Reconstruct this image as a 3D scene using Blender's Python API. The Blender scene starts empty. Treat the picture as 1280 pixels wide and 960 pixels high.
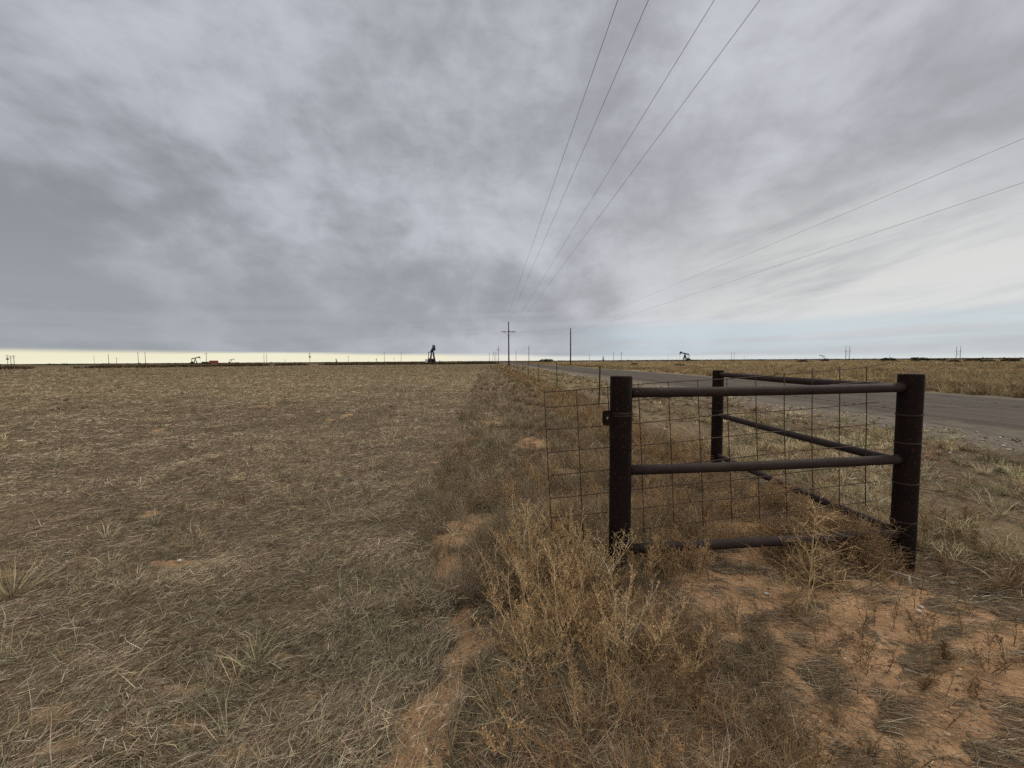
import bpy, math, random
import numpy as np
from mathutils import Vector, Matrix

random.seed(7)
rng = np.random.default_rng(11)
SC = bpy.context.scene
COL = SC.collection
R = math.radians
PI = math.pi
CAM_H = 1.35

# ------------------------------------------------------------------ helpers
def props(o, label=None, cat=None, group=None, kind=None):
    if label: o['label'] = label
    if cat: o['category'] = cat
    if group: o['group'] = group
    if kind: o['kind'] = kind
    return o

def empty(name, loc=(0, 0, 0), rz=0.0):
    o = bpy.data.objects.new(name, None)
    o.empty_display_size = 0.2
    o.location = loc
    o.rotation_euler = (0, 0, rz)
    COL.objects.link(o)
    return o

class MB:
    """collects tubes, bars and boxes that become ONE mesh object"""
    def __init__(s): s.v = []; s.f = []; s.c = []
    def add(s, vs, fs, col=None):
        k = len(s.v)
        s.v.extend(vs); s.f.extend([tuple(i + k for i in f) for f in fs])
        if col is not None: s.c.extend([col] * len(vs))
    def tube(s, pts, rad, n=8, caps=True, col=None):
        pts = [Vector(p) for p in pts]
        if not hasattr(rad, '__len__'): rad = [rad] * len(pts)
        vs = []; fs = []
        ref = None
        for i, p in enumerate(pts):
            a = pts[max(0, i - 1)]; b = pts[min(len(pts) - 1, i + 1)]
            t = (b - a).normalized()
            if ref is None:
                ref = Vector((0, 0, 1)) if abs(t.z) < 0.9 else Vector((0, 1, 0))
            u = t.cross(ref)
            if u.length < 1e-5: u = t.cross(Vector((1, 0, 0)))
            u.normalize(); w = u.cross(t).normalized(); ref = w
            for k in range(n):
                an = 2 * PI * k / n
                vs.append(tuple(p + (u * math.cos(an) + w * math.sin(an)) * rad[i]))
        for i in range(len(pts) - 1):
            for k in range(n):
                k2 = (k + 1) % n
                fs.append((i * n + k, i * n + k2, (i + 1) * n + k2, (i + 1) * n + k))
        if caps:
            fs.append(tuple(range(n - 1, -1, -1)))
            L = (len(pts) - 1) * n
            fs.append(tuple(range(L, L + n)))
        s.add(vs, fs, col)
    def ring(s, c, rad, r, axis='z', n=24, m=6, tilt=0.0):
        vs = []; fs = []
        for i in range(n):
            a = 2 * PI * i / n
            for k in range(m):
                b = 2 * PI * k / m
                rr = rad + r * math.cos(b)
                vs.append((c[0] + rr * math.cos(a), c[1] + rr * math.sin(a), c[2] + r * math.sin(b) + tilt * math.cos(a)))
        for i in range(n):
            for k in range(m):
                fs.append((i * m + k, ((i + 1) % n) * m + k, ((i + 1) % n) * m + (k + 1) % m, i * m + (k + 1) % m))
        s.add(vs, fs)
    def box(s, c, d, rz=0.0, M=None):
        vs = []
        for sx in (-1, 1):
            for sy in (-1, 1):
                for sz in (-1, 1):
                    p = Vector((sx * d[0] / 2, sy * d[1] / 2, sz * d[2] / 2))
                    if M is not None: p = M @ p
                    x = p.x * math.cos(rz) - p.y * math.sin(rz); y = p.x * math.sin(rz) + p.y * math.cos(rz)
                    vs.append((c[0] + x, c[1] + y, c[2] + p.z))
        s.add(vs, [(0, 1, 3, 2), (4, 6, 7, 5), (0, 4, 5, 1), (2, 3, 7, 6), (0, 2, 6, 4), (1, 5, 7, 3)])
    def bar(s, a, b, w, h):
        a = Vector(a); b = Vector(b); t = (b - a); L = t.length; t.normalize()
        up = Vector((0, 0, 1)) if abs(t.z) < 0.95 else Vector((0, 1, 0))
        u = t.cross(up).normalized(); v = u.cross(t).normalized()
        vs = []
        for e in (a, b):
            for su, sv in ((-1, -1), (1, -1), (1, 1), (-1, 1)):
                vs.append(tuple(e + u * su * w / 2 + v * sv * h / 2))
        s.add(vs, [(3, 2, 1, 0), (4, 5, 6, 7), (0, 1, 5, 4), (1, 2, 6, 5), (2, 3, 7, 6), (3, 0, 4, 7)])
    def prism(s, pts, y0, y1):
        n = len(pts)
        vs = [(x, y0, z) for x, z in pts] + [(x, y1, z) for x, z in pts]
        fs = [tuple(range(n)), tuple(range(2 * n - 1, n - 1, -1))]
        for i in range(n):
            j = (i + 1) % n
            fs.append((i, i + n, j + n, j))
        s.add(vs, fs)
    def build(s, name, mat, parent=None, smooth=False):
        me = bpy.data.meshes.new(name)
        me.from_pydata(s.v, [], s.f)
        if s.c:
            at = me.attributes.new('Col', 'FLOAT_COLOR', 'POINT')
            at.data.foreach_set('color', np.array([(c[0], c[1], c[2], 1.0) for c in s.c], dtype=np.float32).ravel())
        me.update()
        if smooth: me.polygons.foreach_set('use_smooth', [True] * len(me.polygons))
        me.materials.append(mat)
        o = bpy.data.objects.new(name, me)
        COL.objects.link(o)
        if parent: o.parent = parent
        return o

def copy_tree(o, parent=None):
    c = o.copy(); COL.objects.link(c); c.parent = parent
    for ch in list(o.children): copy_tree(ch, c)
    return c

# ------------------------------------------------------------------ numpy noise
def _hash(ix, iy, seed):
    h = (ix.astype(np.int64) * 374761393 + iy.astype(np.int64) * 668265263 + seed * 1274126177) & 0x7fffffff
    h = ((h ^ (h >> 13)) * 1274126177) & 0x7fffffff
    return ((h ^ (h >> 16)) & 0xffff) / 65535.0
def vnoise(x, y, seed=0):
    x = np.asarray(x, float); y = np.asarray(y, float)
    ix = np.floor(x); iy = np.floor(y); fx = x - ix; fy = y - iy
    fx = fx * fx * (3 - 2 * fx); fy = fy * fy * (3 - 2 * fy)
    ix = ix.astype(np.int64); iy = iy.astype(np.int64)
    a = _hash(ix, iy, seed); b = _hash(ix + 1, iy, seed); c = _hash(ix, iy + 1, seed); d = _hash(ix + 1, iy + 1, seed)
    return (a * (1 - fx) + b * fx) * (1 - fy) + (c * (1 - fx) + d * fx) * fy
def fbm(x, y, seed=0, o=4):
    t = 0; amp = 0.5; n = 0
    for i in range(o):
        t = t + amp * vnoise(x * 2 ** i, y * 2 ** i, seed + i * 17); n += amp; amp *= 0.5
    return t / n
def sstep(a, b, x):
    t = np.clip((x - a) / (b - a), 0, 1); return t * t * (3 - 2 * t)

def H(x, y):
    """height of the ground"""
    x = np.asarray(x, float); y = np.asarray(y, float)
    d = np.hypot(x, y)
    near = (1 - sstep(5.0, 7.0, x)) * (1 - sstep(30, 60, d))
    h = near * ((fbm(x * 0.9, y * 0.9, 3, 3) - 0.5) * 0.12 + (fbm(x * 4, y * 4, 5, 3) - 0.5) * 0.045)
    h = h + 0.05 * np.exp(-(((x - 2.1) / 0.8) ** 2 + ((y - 1.7) / 0.6) ** 2))
    h = h + 0.05 * np.exp(-(((x - 0.5) / 0.35) ** 2 + ((y - 2.0) / 1.0) ** 2))
    h = h - 0.05 * np.exp(-(((x + 0.2) / 0.3) ** 2 + ((y - 2.3) / 2.0) ** 2))
    h = h - 0.05 * np.exp(-(((x - 2.76) / 0.4) ** 2 + ((y - 2.45) / 0.4) ** 2)) - 0.04 * np.exp(-(((x - .79) / 0.3) ** 2 + ((y - 2.35) / 0.3) ** 2))
    # the verge falls away a little from the road edge
    h = h - 0.06 * sstep(4.5, 6.2, x) * (1 - sstep(7.6, 8.7, x)) * (1 - sstep(60, 110, d))
    return h
def h1(x, y): return float(H(x, y))

def dseg(x, y, pts):
    best = np.full(np.shape(x), 1e9)
    for (ax, ay), (bx, by) in zip(pts[:-1], pts[1:]):
        dx, dy = bx - ax, by - ay
        t = np.clip(((x - ax) * dx + (y - ay) * dy) / (dx * dx + dy * dy), 0, 1)
        best = np.minimum(best, np.hypot(x - ax - t * dx, y - ay - t * dy))
    return best

SPOTS = [(-2.17, 2.77, .20, .06), (-.98, 1.84, .08, .035), (-1.16, 1.50, .07, .03), (-1.69, 1.53, .08, .05), (-1.3, 1.67, .12, .03),
         (-1.5, 1.40, .12, .035), (-.72, 1.58, .05, .02), (-4, 10.2, .6, .10), (.83, 4.6, .28, .3), (.62, 3.6, .13, .3), (2.0, 3.05, .35, .18),
         (1.35, 3.7, .3, .2), (1.7, 2.55, .3, .12), (-.9, 1.36, .09, .025), (.62, 6.4, .4, .5), (-.1, 8.5, .5, .4)]
def sand(x, y):
    """bare sandy soil, 0..1"""
    x = np.asarray(x, float); y = np.asarray(y, float)
    n = fbm(x * 3.2, y * 3.2, 21, 4) - 0.5
    n2 = fbm(x * 9, y * 9, 31, 3) - 0.5
    w = 0.36 * n + 0.18 * n2
    m = sstep(.16, .05, dseg(x, y, [(.2, .6), (.1, 1.3), (-.04, 1.6), (-.2, 2.2), (-.24, 2.6), (-.28, 3.0), (-.12, 3.4)]) + w * 1.5)
    m = np.maximum(m, sstep(.17, .05, dseg(x, y, [(-.24, 1.1), (-.22, 1.45), (-.06, 1.8)]) + w * .9))
    m = np.maximum(m, sstep(.12, .03, dseg(x, y, [(.08, 1.1), (.13, 1.45), (.2, 1.62)]) + w * .6))
    m = m * sstep(.36, .5, fbm(x * 3.4, y * 2.6, 111, 3) + .25 * n2)
    m = np.maximum(m, sstep(.1, .02, dseg(x, y, [(.72, .9), (.74, 1.4), (.86, 1.9)]) + w * .5))
    zr = sstep(.86, 1.08, x + w * .7) * (1 - sstep(2.25, 2.5, y + w)) * (1 - sstep(2.5, 2.75, x + 0.25 * (y - 2.2) + w))
    streak = fbm(x * 2.2 + y * 3.6, y * 7.5 - x * 4.2, 77, 3)
    zr = zr * sstep(.12, .46, streak + 0.7 * n + .5 * n2)
    m = np.maximum(m, zr)
    for sx, sy, rx, ry in SPOTS:
        m = np.maximum(m, sstep(1.25, .6, np.hypot((x - sx) / rx, (y - sy) / ry) + 2.4 * w))
    rnd = sstep(.75, .81, fbm(x * 1.3, y * 1.9, 91, 3)) * (np.hypot(x, y) < 40) * (np.hypot(x, y) > 3.2)
    m = np.maximum(m, rnd * 0.8)
    return np.clip(m, 0, 1) * (1 - sstep(3.0, 3.6, x))

# ------------------------------------------------------------------ materials
def new_mat(name):
    m = bpy.data.materials.new(name); m.use_nodes = True
    nt = m.node_tree; nt.nodes.clear()
    return m, nt
class NT:
    def __init__(s, nt): s.nt = nt
    def n(s, typ, **kw):
        nd = s.nt.nodes.new(typ)
        for k, v in kw.items():
            if k.startswith('i_'):
                key = k[2:]
                key = int(key) if key.isdigit() else key.replace('_', ' ')
                if hasattr(v, 'is_linked') or isinstance(v, bpy.types.NodeSocket): s.nt.links.new(v, nd.inputs[key])
                else: nd.inputs[key].default_value = v
            else: setattr(nd, k, v)
        return nd
    def link(s, a, b): s.nt.links.new(a, b)
    def math(s, op, a, b=None, c=None, clamp=False):
        nd = s.nt.nodes.new('ShaderNodeMath'); nd.operation = op; nd.use_clamp = clamp
        for i, v in enumerate((a, b, c)):
            if v is None: continue
            if isinstance(v, bpy.types.NodeSocket): s.nt.links.new(v, nd.inputs[i])
            else: nd.inputs[i].default_value = v
        return nd.outputs[0]
    def mix(s, f, a, b, blend='MIX'):
        nd = s.nt.nodes.new('ShaderNodeMix'); nd.data_type = 'RGBA'; nd.blend_type = blend; nd.clamp_factor = True
        for sock, v in ((nd.inputs[0], f), (nd.inputs[6], a), (nd.inputs[7], b)):
            if isinstance(v, bpy.types.NodeSocket): s.nt.links.new(v, sock)
            elif isinstance(v, (tuple, list)): sock.default_value = (*v[:3], 1)
            else: sock.default_value = v
        return nd.outputs[2]
    def maprange(s, v, a, b, c=0.0, d=1.0, smooth=True):
        nd = s.nt.nodes.new('ShaderNodeMapRange'); nd.interpolation_type = 'SMOOTHSTEP' if smooth else 'LINEAR'
        s.nt.links.new(v, nd.inputs['Value'])
        nd.inputs['From Min'].default_value = a; nd.inputs['From Max'].default_value = b
        nd.inputs['To Min'].default_value = c; nd.inputs['To Max'].default_value = d
        return nd.outputs[0]
    def noise(s, vec, scale, detail=4, rough=.55, dist=0.0):
        nd = s.nt.nodes.new('ShaderNodeTexNoise')
        s.nt.links.new(vec, nd.inputs['Vector'])
        nd.inputs['Scale'].default_value = scale; nd.inputs['Detail'].default_value = detail
        nd.inputs['Roughness'].default_value = rough; nd.inputs['Distortion'].default_value = dist
        return nd.outputs['Fac']
    def scalev(s, vec, xyz):
        nd = s.nt.nodes.new('ShaderNodeVectorMath'); nd.operation = 'MULTIPLY'
        s.nt.links.new(vec, nd.inputs[0]); nd.inputs[1].default_value = xyz
        return nd.outputs[0]

def attr_mat(name, mottled=0.25, rough=0.85, trans=0.0):
    m, nt = new_mat(name); t = NT(nt)
    a = t.n('ShaderNodeAttribute', attribute_name='Col')
    geo = t.n('ShaderNodeNewGeometry')
    no = t.noise(geo.outputs['Position'], 30, 3)
    f = t.maprange(no, .3, .7, 1 - mottled, 1 + mottled, smooth=False)
    vm = t.n('ShaderNodeVectorMath', operation='SCALE'); t.link(a.outputs['Color'], vm.inputs[0]); t.link(f, vm.inputs['Scale'])
    d = t.n('ShaderNodeBsdfDiffuse'); t.link(vm.outputs[0], d.inputs['Color'])
    out = t.n('ShaderNodeOutputMaterial')
    if trans > 0:
        tr = t.n('ShaderNodeBsdfTranslucent'); t.link(vm.outputs[0], tr.inputs['Color'])
        mx = t.n('ShaderNodeMixShader'); mx.inputs[0].default_value = trans
        t.link(d.outputs[0], mx.inputs[1]); t.link(tr.outputs[0], mx.inputs[2]); t.link(mx.outputs[0], out.inputs[0])
    else:
        t.link(d.outputs[0], out.inputs[0])
    return m

def rough_mat(name, c1, c2, scale=8, rough=.8, metal=0.0, bump=.1, stretch=(1, 1, 1), spec=.3, c3=None):
    m, nt = new_mat(name); t = NT(nt)
    tc = t.n('ShaderNodeTexCoord')
    v = t.scalev(tc.outputs['Object'], stretch)
    n1 = t.noise(v, scale, 6, .65, .4)
    n2 = t.noise(v, scale * 9, 4, .6)
    f = t.maprange(n1, .35, .68)
    c = t.mix(f, c1, c2)
    if c3: c = t.mix(t.maprange(n2, .55, .7), c, c3)
    b = t.n('ShaderNodeBsdfPrincipled'); t.link(c, b.inputs['Base Color'])
    b.inputs['Roughness'].default_value = rough; b.inputs['Metallic'].default_value = metal
    b.inputs['Specular IOR Level'].default_value = spec
    bp = t.n('ShaderNodeBump'); bp.inputs['Strength'].default_value = bump; bp.inputs['Distance'].default_value = .01
    t.link(n2, bp.inputs['Height']); t.link(bp.outputs[0], b.inputs['Normal'])
    out = t.n('ShaderNodeOutputMaterial'); t.link(b.outputs[0], out.inputs[0])
    return m

M = {}
M['straw'] = attr_mat('straw_mat', .25, trans=.12)
M['weed'] = attr_mat('weed_mat', .3, trans=.1)
M['rust'] = rough_mat('rusty_pipe', (.0075, .0046, .0042), (.013, .007, .0056), 6, .85, 0, .3, spec=.12, c3=(.040, .0165, .0105))
M['rust_rail'] = rough_mat('rusty_rail', (.020, .0135, .0125), (.033, .021, .018), 7, .75, 0, .25, spec=.2, c3=(.058, .028, .02))
M['wire'] = rough_mat('rusty_wire', (.045, .026, .017), (.09, .05, .03), 20, .6, .3, .1)
M['tpost'] = rough_mat('rusty_fence_post', (.025, .015, .011), (.05, .028, .02), 10, .7, 0, .2)
M['pole'] = rough_mat('weathered_wood', (.030, .026, .024), (.06, .05, .044), 3, .9, 0, .3, (6, 6, .6))
M['polepale'] = rough_mat('pale_pole', (.12, .11, .10), (.2, .18, .16), 3, .9, 0, .3, (6, 6, .6))
M['cable'] = rough_mat('power_cable', (.06, .06, .065), (.1, .1, .105), 3, .6, .2, 0)
M['insul'] = rough_mat('insulator', (.1, .1, .11), (.2, .2, .2), 3, .3, 0, 0)
M['black'] = rough_mat('dark_steel', (.008, .008, .009), (.018, .017, .017), 2, .6, 0, .1)
M['greysteel'] = rough_mat('grey_steel', (.10, .105, .11), (.16, .16, .165), 2, .6, .2, .1)
M['bluesteel'] = rough_mat('blue_dark_steel', (.012, .014, .024), (.025, .027, .04), 2, .6, 0, .1)
M['whitepaint'] = rough_mat('white_paint', (.5, .5, .48), (.65, .64, .6), 2, .6, 0, .1)
M['redpaint'] = rough_mat('red_paint', (.20, .04, .035), (.28, .06, .05), 1, .6, 0, .1)
M['stone'] = rough_mat('pale_stone', (.42, .38, .33), (.65, .6, .54), 12, .9, 0, .3)
M['twig'] = rough_mat('bleached_twig', (.30, .27, .24), (.48, .44, .39), 20, .9, 0, .3)
M['gravel'] = attr_mat('gravel_mat', .25)
M['bush'] = attr_mat('bush_mat', .3)

def ground_mat():
    m, nt = new_mat('dry_ground'); t = NT(nt)
    geo = t.n('ShaderNodeNewGeometry'); P = geo.outputs['Position']
    sep = t.n('ShaderNodeSeparateXYZ'); t.link(P, sep.inputs[0]); X, Y = sep.outputs[0], sep.outputs[1]
    a = t.n('ShaderNodeAttribute', attribute_name='sand')
    fine = t.noise(P, 40, 6, .65)
    mid = t.noise(P, 5, 5, .6)
    big = t.noise(P, .5, 5, .6)
    streak = t.noise(t.scalev(P, (.05, .9, 1)), 1.0, 6, .65)
    # bare soil
    soil = t.mix(t.maprange(mid, .35, .7), (.33, .198, .108), (.46, .288, .162))
    soil = t.mix(t.maprange(fine, .56, .72), soil, (.52, .345, .21))
    soil = t.mix(t.maprange(fine, .42, .28), soil, (.19, .108, .058))
    # litter ground between the straws
    lit = t.mix(t.maprange(fine, .35, .68), (.072, .054, .038), (.17, .13, .088))
    lit = t.mix(t.maprange(mid, .5, .75), lit, (.20, .135, .08))
    lit = t.mix(t.math('MULTIPLY', t.maprange(big, .45, .7), .5), lit, (.22, .16, .095))
    # ragged edge of the bare soil
    n12 = t.noise(P, 14, 6, .7)
    sm = t.math('ADD', a.outputs['Fac'], t.math('ADD', t.math('MULTIPLY', t.math('SUBTRACT', fine, .5), 1.0), t.math('MULTIPLY', t.math('SUBTRACT', n12, .5), 1.5)))
    sm = t.maprange(sm, .36, .64)
    near = t.mix(sm, lit, soil)
    # far field: reads as one colour with long streaks
    fl = t.mix(t.maprange(streak, .36, .66), (.155, .118, .07), (.25, .195, .115))
    fl = t.mix(t.math('MULTIPLY', t.maprange(big, .5, .7), .35), fl, (.21, .135, .075))
    fr = t.mix(t.maprange(streak, .36, .66), (.20, .145, .07), (.36, .27, .14))
    far = t.mix(t.maprange(X, 4, 20), fl, fr)
    dist = t.n('ShaderNodeVectorMath', operation='LENGTH'); t.link(P, dist.inputs[0])
    dd = dist.outputs['Value']
    vfar = t.mix(t.maprange(streak, .3, .7), (.085, .067, .046), (.145, .112, .072))
    far = t.mix(t.maprange(dd, 120, 330), far, vfar)
    c = t.mix(t.maprange(dd, 9, 30), near, far)
    # stony shoulder beside the road
    gv = t.n('ShaderNodeTexVoronoi'); gv.inputs['Scale'].default_value = 26; t.link(P, gv.inputs['Vector'])
    stones = t.mix(gv.outputs['Distance'], (.30, .26, .21), (.09, .072, .055))
    wob = t.math('ADD', X, t.math('MULTIPLY', t.math('SUBTRACT', big, .5), 1.6))
    sh = t.math('MULTIPLY', t.maprange(wob, 7.0, 8.3), t.maprange(wob, 19.0, 17.6))
    c = t.mix(t.math('MULTIPLY', sh, .8), c, stones)
    # vehicle track of paler sand along the verge
    tr = t.math('MULTIPLY', t.maprange(wob, 3.2, 3.6), t.maprange(wob, 4.5, 4.0))
    c = t.mix(t.math('MULTIPLY', tr, .3), c, (.33, .25, .16))
    b = t.n('ShaderNodeBsdfDiffuse'); t.link(c, b.inputs['Color'])
    bp = t.n('ShaderNodeBump'); bp.inputs['Strength'].default_value = .9; bp.inputs['Distance'].default_value = .02
    hh = t.math('ADD', fine, t.math('MULTIPLY', mid, 1.5))
    t.link(hh, bp.inputs['Height']); t.link(bp.outputs[0], b.inputs['Normal'])
    out = t.n('ShaderNodeOutputMaterial'); t.link(b.outputs[0], out.inputs[0])
    return m
M['ground'] = ground_mat()

def road_mat():
    m, nt = new_mat('worn_asphalt'); t = NT(nt)
    geo = t.n('ShaderNodeNewGeometry'); P = geo.outputs['Position']
    sep = t.n('ShaderNodeSeparateXYZ'); t.link(P, sep.inputs[0]); X = sep.outputs[0]
    st = t.noise(t.scalev(P, (2.2, .06, 1)), 1.0, 5, .6)
    fine = t.noise(P, 60, 4, .7)
    mid = t.noise(P, 2.5, 5, .6)
    c = t.mix(t.maprange(st, .35, .68), (.070, .059, .049), (.106, .089, .073))
    c = t.mix(t.maprange(fine, .55, .75), c, (.20, .18, .155))
    c = t.mix(t.maprange(fine, .42, .25), c, (.05, .046, .042))
    c = t.mix(t.math('MULTIPLY', t.maprange(mid, .5, .75), .35), c, (.075, .067, .06))
    ag = t.noise(P, 22, 3, .7)
    c = t.mix(t.math('MULTIPLY', t.maprange(ag, .5, .7), .45), c, (.18, .15, .12))
    cr = t.n('ShaderNodeTexVoronoi', feature='DISTANCE_TO_EDGE'); cr.inputs['Scale'].default_value = .42
    wv = t.n('ShaderNodeVectorMath', operation='ADD'); nv = t.n('ShaderNodeTexNoise'); nv.inputs['Scale'].default_value = 1.4; t.link(P, nv.inputs['Vector'])
    t.link(P, wv.inputs[0]); t.link(nv.outputs['Color'], wv.inputs[1]); t.link(wv.outputs[0], cr.inputs['Vector'])
    c = t.mix(t.math('MULTIPLY', t.maprange(cr.outputs['Distance'], .02, .005), .7), c, (.045, .04, .036))
    wob = t.math('ADD', X, t.math('MULTIPLY', t.math('SUBTRACT', mid, .5), 2.2))
    e = t.math('MAXIMUM', t.maprange(wob, 9.9, 8.8), t.maprange(wob, 16.0, 17.1))
    c = t.mix(t.math('MULTIPLY', e, .55), c, (.19, .16, .125))
    b = t.n('ShaderNodeBsdfPrincipled'); t.link(c, b.inputs['Base Color']); b.inputs['Roughness'].default_value = 1.0
    b.inputs['Specular IOR Level'].default_value = .05
    bp = t.n('ShaderNodeBump'); bp.inputs['Strength'].default_value = .6; bp.inputs['Distance'].default_value = .008
    t.link(fine, bp.inputs['Height']); t.link(bp.outputs[0], b.inputs['Normal'])
    out = t.n('ShaderNodeOutputMaterial'); t.link(b.outputs[0], out.inputs[0])
    return m
M['road'] = road_mat()

# ------------------------------------------------------------------ sky
def build_world():
    w = bpy.data.worlds.new('World'); SC.world = w; w.use_nodes = True
    nt = w.node_tree; nt.nodes.clear(); t = NT(nt)
    tc = t.n('ShaderNodeTexCoord')
    D = tc.outputs['Generated']
    sep = t.n('ShaderNodeSeparateXYZ'); t.link(D, sep.inputs[0])
    dx, dy, dz = sep.outputs
    hz = t.math('SQRT', t.math('ADD', t.math('MULTIPLY', dx, dx), t.math('MULTIPLY', dy, dy)))
    el = t.math('DIVIDE', dz, t.math('MAXIMUM', hz, .001))             # tan(elevation)
    az = t.math('DIVIDE', dx, t.math('MAXIMUM', hz, .001))             # sin(azimuth), + = right
    # cloud sheet seen from below
    den = t.math('ADD', t.math('MAXIMUM', dz, 0.0), .40)
    cu = t.math('DIVIDE', dx, den); cv = t.math('DIVIDE', dy, den)
    cb = t.n('ShaderNodeCombineXYZ'); t.link(cu, cb.inputs[0]); t.link(cv, cb.inputs[1]); cb.inputs[2].default_value = 4.3
    rot = t.n('ShaderNodeMapping'); rot.inputs['Rotation'].default_value = (0, 0, R(25)); rot.inputs['Scale'].default_value = (1.15, .85, 1)
    rot.inputs['Location'].default_value = (3.35, 1.1, 0)
    t.link(cb.outputs[0], rot.inputs[0]); C = rot.outputs[0]
    n1 = t.noise(C, 1.9, 4, .5, .15)
    DS = t.scalev(D, (1.0, 1.0, 1.35))
    n2 = t.noise(DS, 6.3, 7, .58, .35)
    n4 = t.noise(t.scalev(cb.outputs[0], (1.0, .6, 1)), 9.0, 6, .6, .2)
    n3 = t.noise(t.scalev(D, (1.0, 1.0, 2.0)), 17.0, 6, .6, .3)
    n = t.math('ADD', t.math('MULTIPLY', n1, .52), t.math('ADD', t.math('MULTIPLY', n2, .29), t.math('ADD', t.math('MULTIPLY', n3, .12), t.math('MULTIPLY', n4, .10))))
    # the deck is thinner ahead and to the right of straight up, thicker low on the left
    n = t.math('ADD', n, t.math('MULTIPLY', t.math('MULTIPLY', t.maprange(az, -.55, -.05), t.maprange(el, .10, .42)), .018))
    n = t.math('SUBTRACT', n, t.math('MULTIPLY', t.math('MULTIPLY', t.maprange(az, -.05, -.6), t.maprange(el, .55, .2)), .035))
    f = t.maprange(n, .405, .675)
    dark = t.mix(t.maprange(az, -.8, .75), (.245, .260, .288), (.325, .335, .362))
    lite = t.mix(t.maprange(az, -.75, .7), (.475, .50, .55), (.525, .54, .58))
    cl = t.mix(f, dark, lite)
    lr = t.n('ShaderNodeCombineXYZ'); t.link(t.math('MULTIPLY', az, 2.2), lr.inputs[0]); t.link(t.math('ADD', t.math('MULTIPLY', el, 11.0), t.math('MULTIPLY', az, -2.6)), lr.inputs[1])
    nr = t.noise(lr.outputs[0], 1.6, 7, .6, .4)
    # thinner, brighter cloud low on the right
    rb = t.math('MULTIPLY', t.maprange(az, .10, .72), t.math('MULTIPLY', t.maprange(el, .42, .14), t.maprange(el, .02, .10)))
    cl = t.mix(t.math('MULTIPLY', rb, t.maprange(nr, .3, .62, .35, .95)), cl, (.66, .665, .65))
    # grey blue belly low on the left
    lb = t.math('MULTIPLY', t.maprange(az, .15, -.35), t.math('MULTIPLY', t.maprange(el, .30, .10), 1.0))
    cl = t.mix(t.math('MULTIPLY', lb, .5), cl, (.335, .36, .385))
    # layered bands near the horizon
    lay = t.n('ShaderNodeCombineXYZ'); t.link(t.math('MULTIPLY', az, 1.6), lay.inputs[0]); t.link(t.math('ADD', t.math('MULTIPLY', el, 34.0), t.math('MULTIPLY', az, -1.3)), lay.inputs[1])
    nl = t.noise(lay.outputs[0], 1.0, 5, .5, .4)
    low = t.maprange(el, .17, .05)
    cl = t.mix(t.math('MULTIPLY', low, t.maprange(nl, .38, .62, 0, .45)), cl, t.mix(t.maprange(az, -.3, .5), (.37, .40, .42), (.66, .68, .70)))
    # clear blue gap low on the right
    sky = t.n('ShaderNodeTexSky', sky_type='NISHITA'); sky.sun_disc = False
    sky.sun_elevation = R(38); sky.sun_rotation = R(70)
    sv = t.n('ShaderNodeVectorMath', operation='SCALE'); t.link(sky.outputs[0], sv.inputs[0]); sv.inputs['Scale'].default_value = .10
    blue = t.mix(.85, sv.outputs[0], (.47, .57, .65))
    bg = t.math('MULTIPLY', t.maprange(az, .04, .4), t.math('MULTIPLY', t.maprange(el, .105, .05), t.maprange(nl, .62, .40)))
    cl = t.mix(t.math('MULTIPLY', bg, .8), cl, blue)
    # bright strip under the cloud edge
    edge = t.math('ADD', t.math('SUBTRACT', .0265, t.math('MULTIPLY', t.math('ADD', az, .75), .0115)), t.math('MULTIPLY', t.math('SUBTRACT', nl, .5), .017))
    strip = t.math('SUBTRACT', edge, el)
    sf = t.maprange(strip, -.002, .0075)
    yel = t.mix(t.maprange(az, -.2, .05), (.82, .78, .57), (.74, .71, .63))
    yel = t.mix(t.maprange(az, .05, .3), yel, (.66, .70, .70))
    yel = t.mix(t.maprange(nl, .35, .7, 0, .6), yel, (.88, .85, .68))
    sfr = t.math('MULTIPLY', sf, t.maprange(az, .35, .05, .55, .95))
    cl = t.mix(sfr, cl, yel)
    # unseen sky overhead and behind the camera, boosted and warmed to brighten the ground
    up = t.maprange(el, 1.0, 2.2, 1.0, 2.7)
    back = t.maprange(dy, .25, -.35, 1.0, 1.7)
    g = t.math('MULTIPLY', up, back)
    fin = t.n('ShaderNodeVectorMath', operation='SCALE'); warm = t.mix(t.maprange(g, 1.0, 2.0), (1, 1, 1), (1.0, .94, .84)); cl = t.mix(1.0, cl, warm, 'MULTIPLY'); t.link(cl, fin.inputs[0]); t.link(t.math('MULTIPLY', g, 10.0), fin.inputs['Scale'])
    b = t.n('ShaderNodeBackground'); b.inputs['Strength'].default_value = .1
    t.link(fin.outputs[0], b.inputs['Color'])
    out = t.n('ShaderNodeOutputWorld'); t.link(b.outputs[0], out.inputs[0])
    w.cycles.sampling_method = 'MANUAL'; w.cycles.sample_map_resolution = 512
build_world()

sl = bpy.data.lights.new('sun', 'SUN'); sl.energy = 1.5; sl.angle = R(13); sl.color = (1.0, .92, .80)
so = bpy.data.objects.new('sun', sl); COL.objects.link(so)
sd = Vector((math.sin(R(70)) * math.cos(R(38)), math.cos(R(70)) * math.cos(R(38)), math.sin(R(38))))
so.rotation_euler = sd.to_track_quat('Z', 'Y').to_euler()

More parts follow.
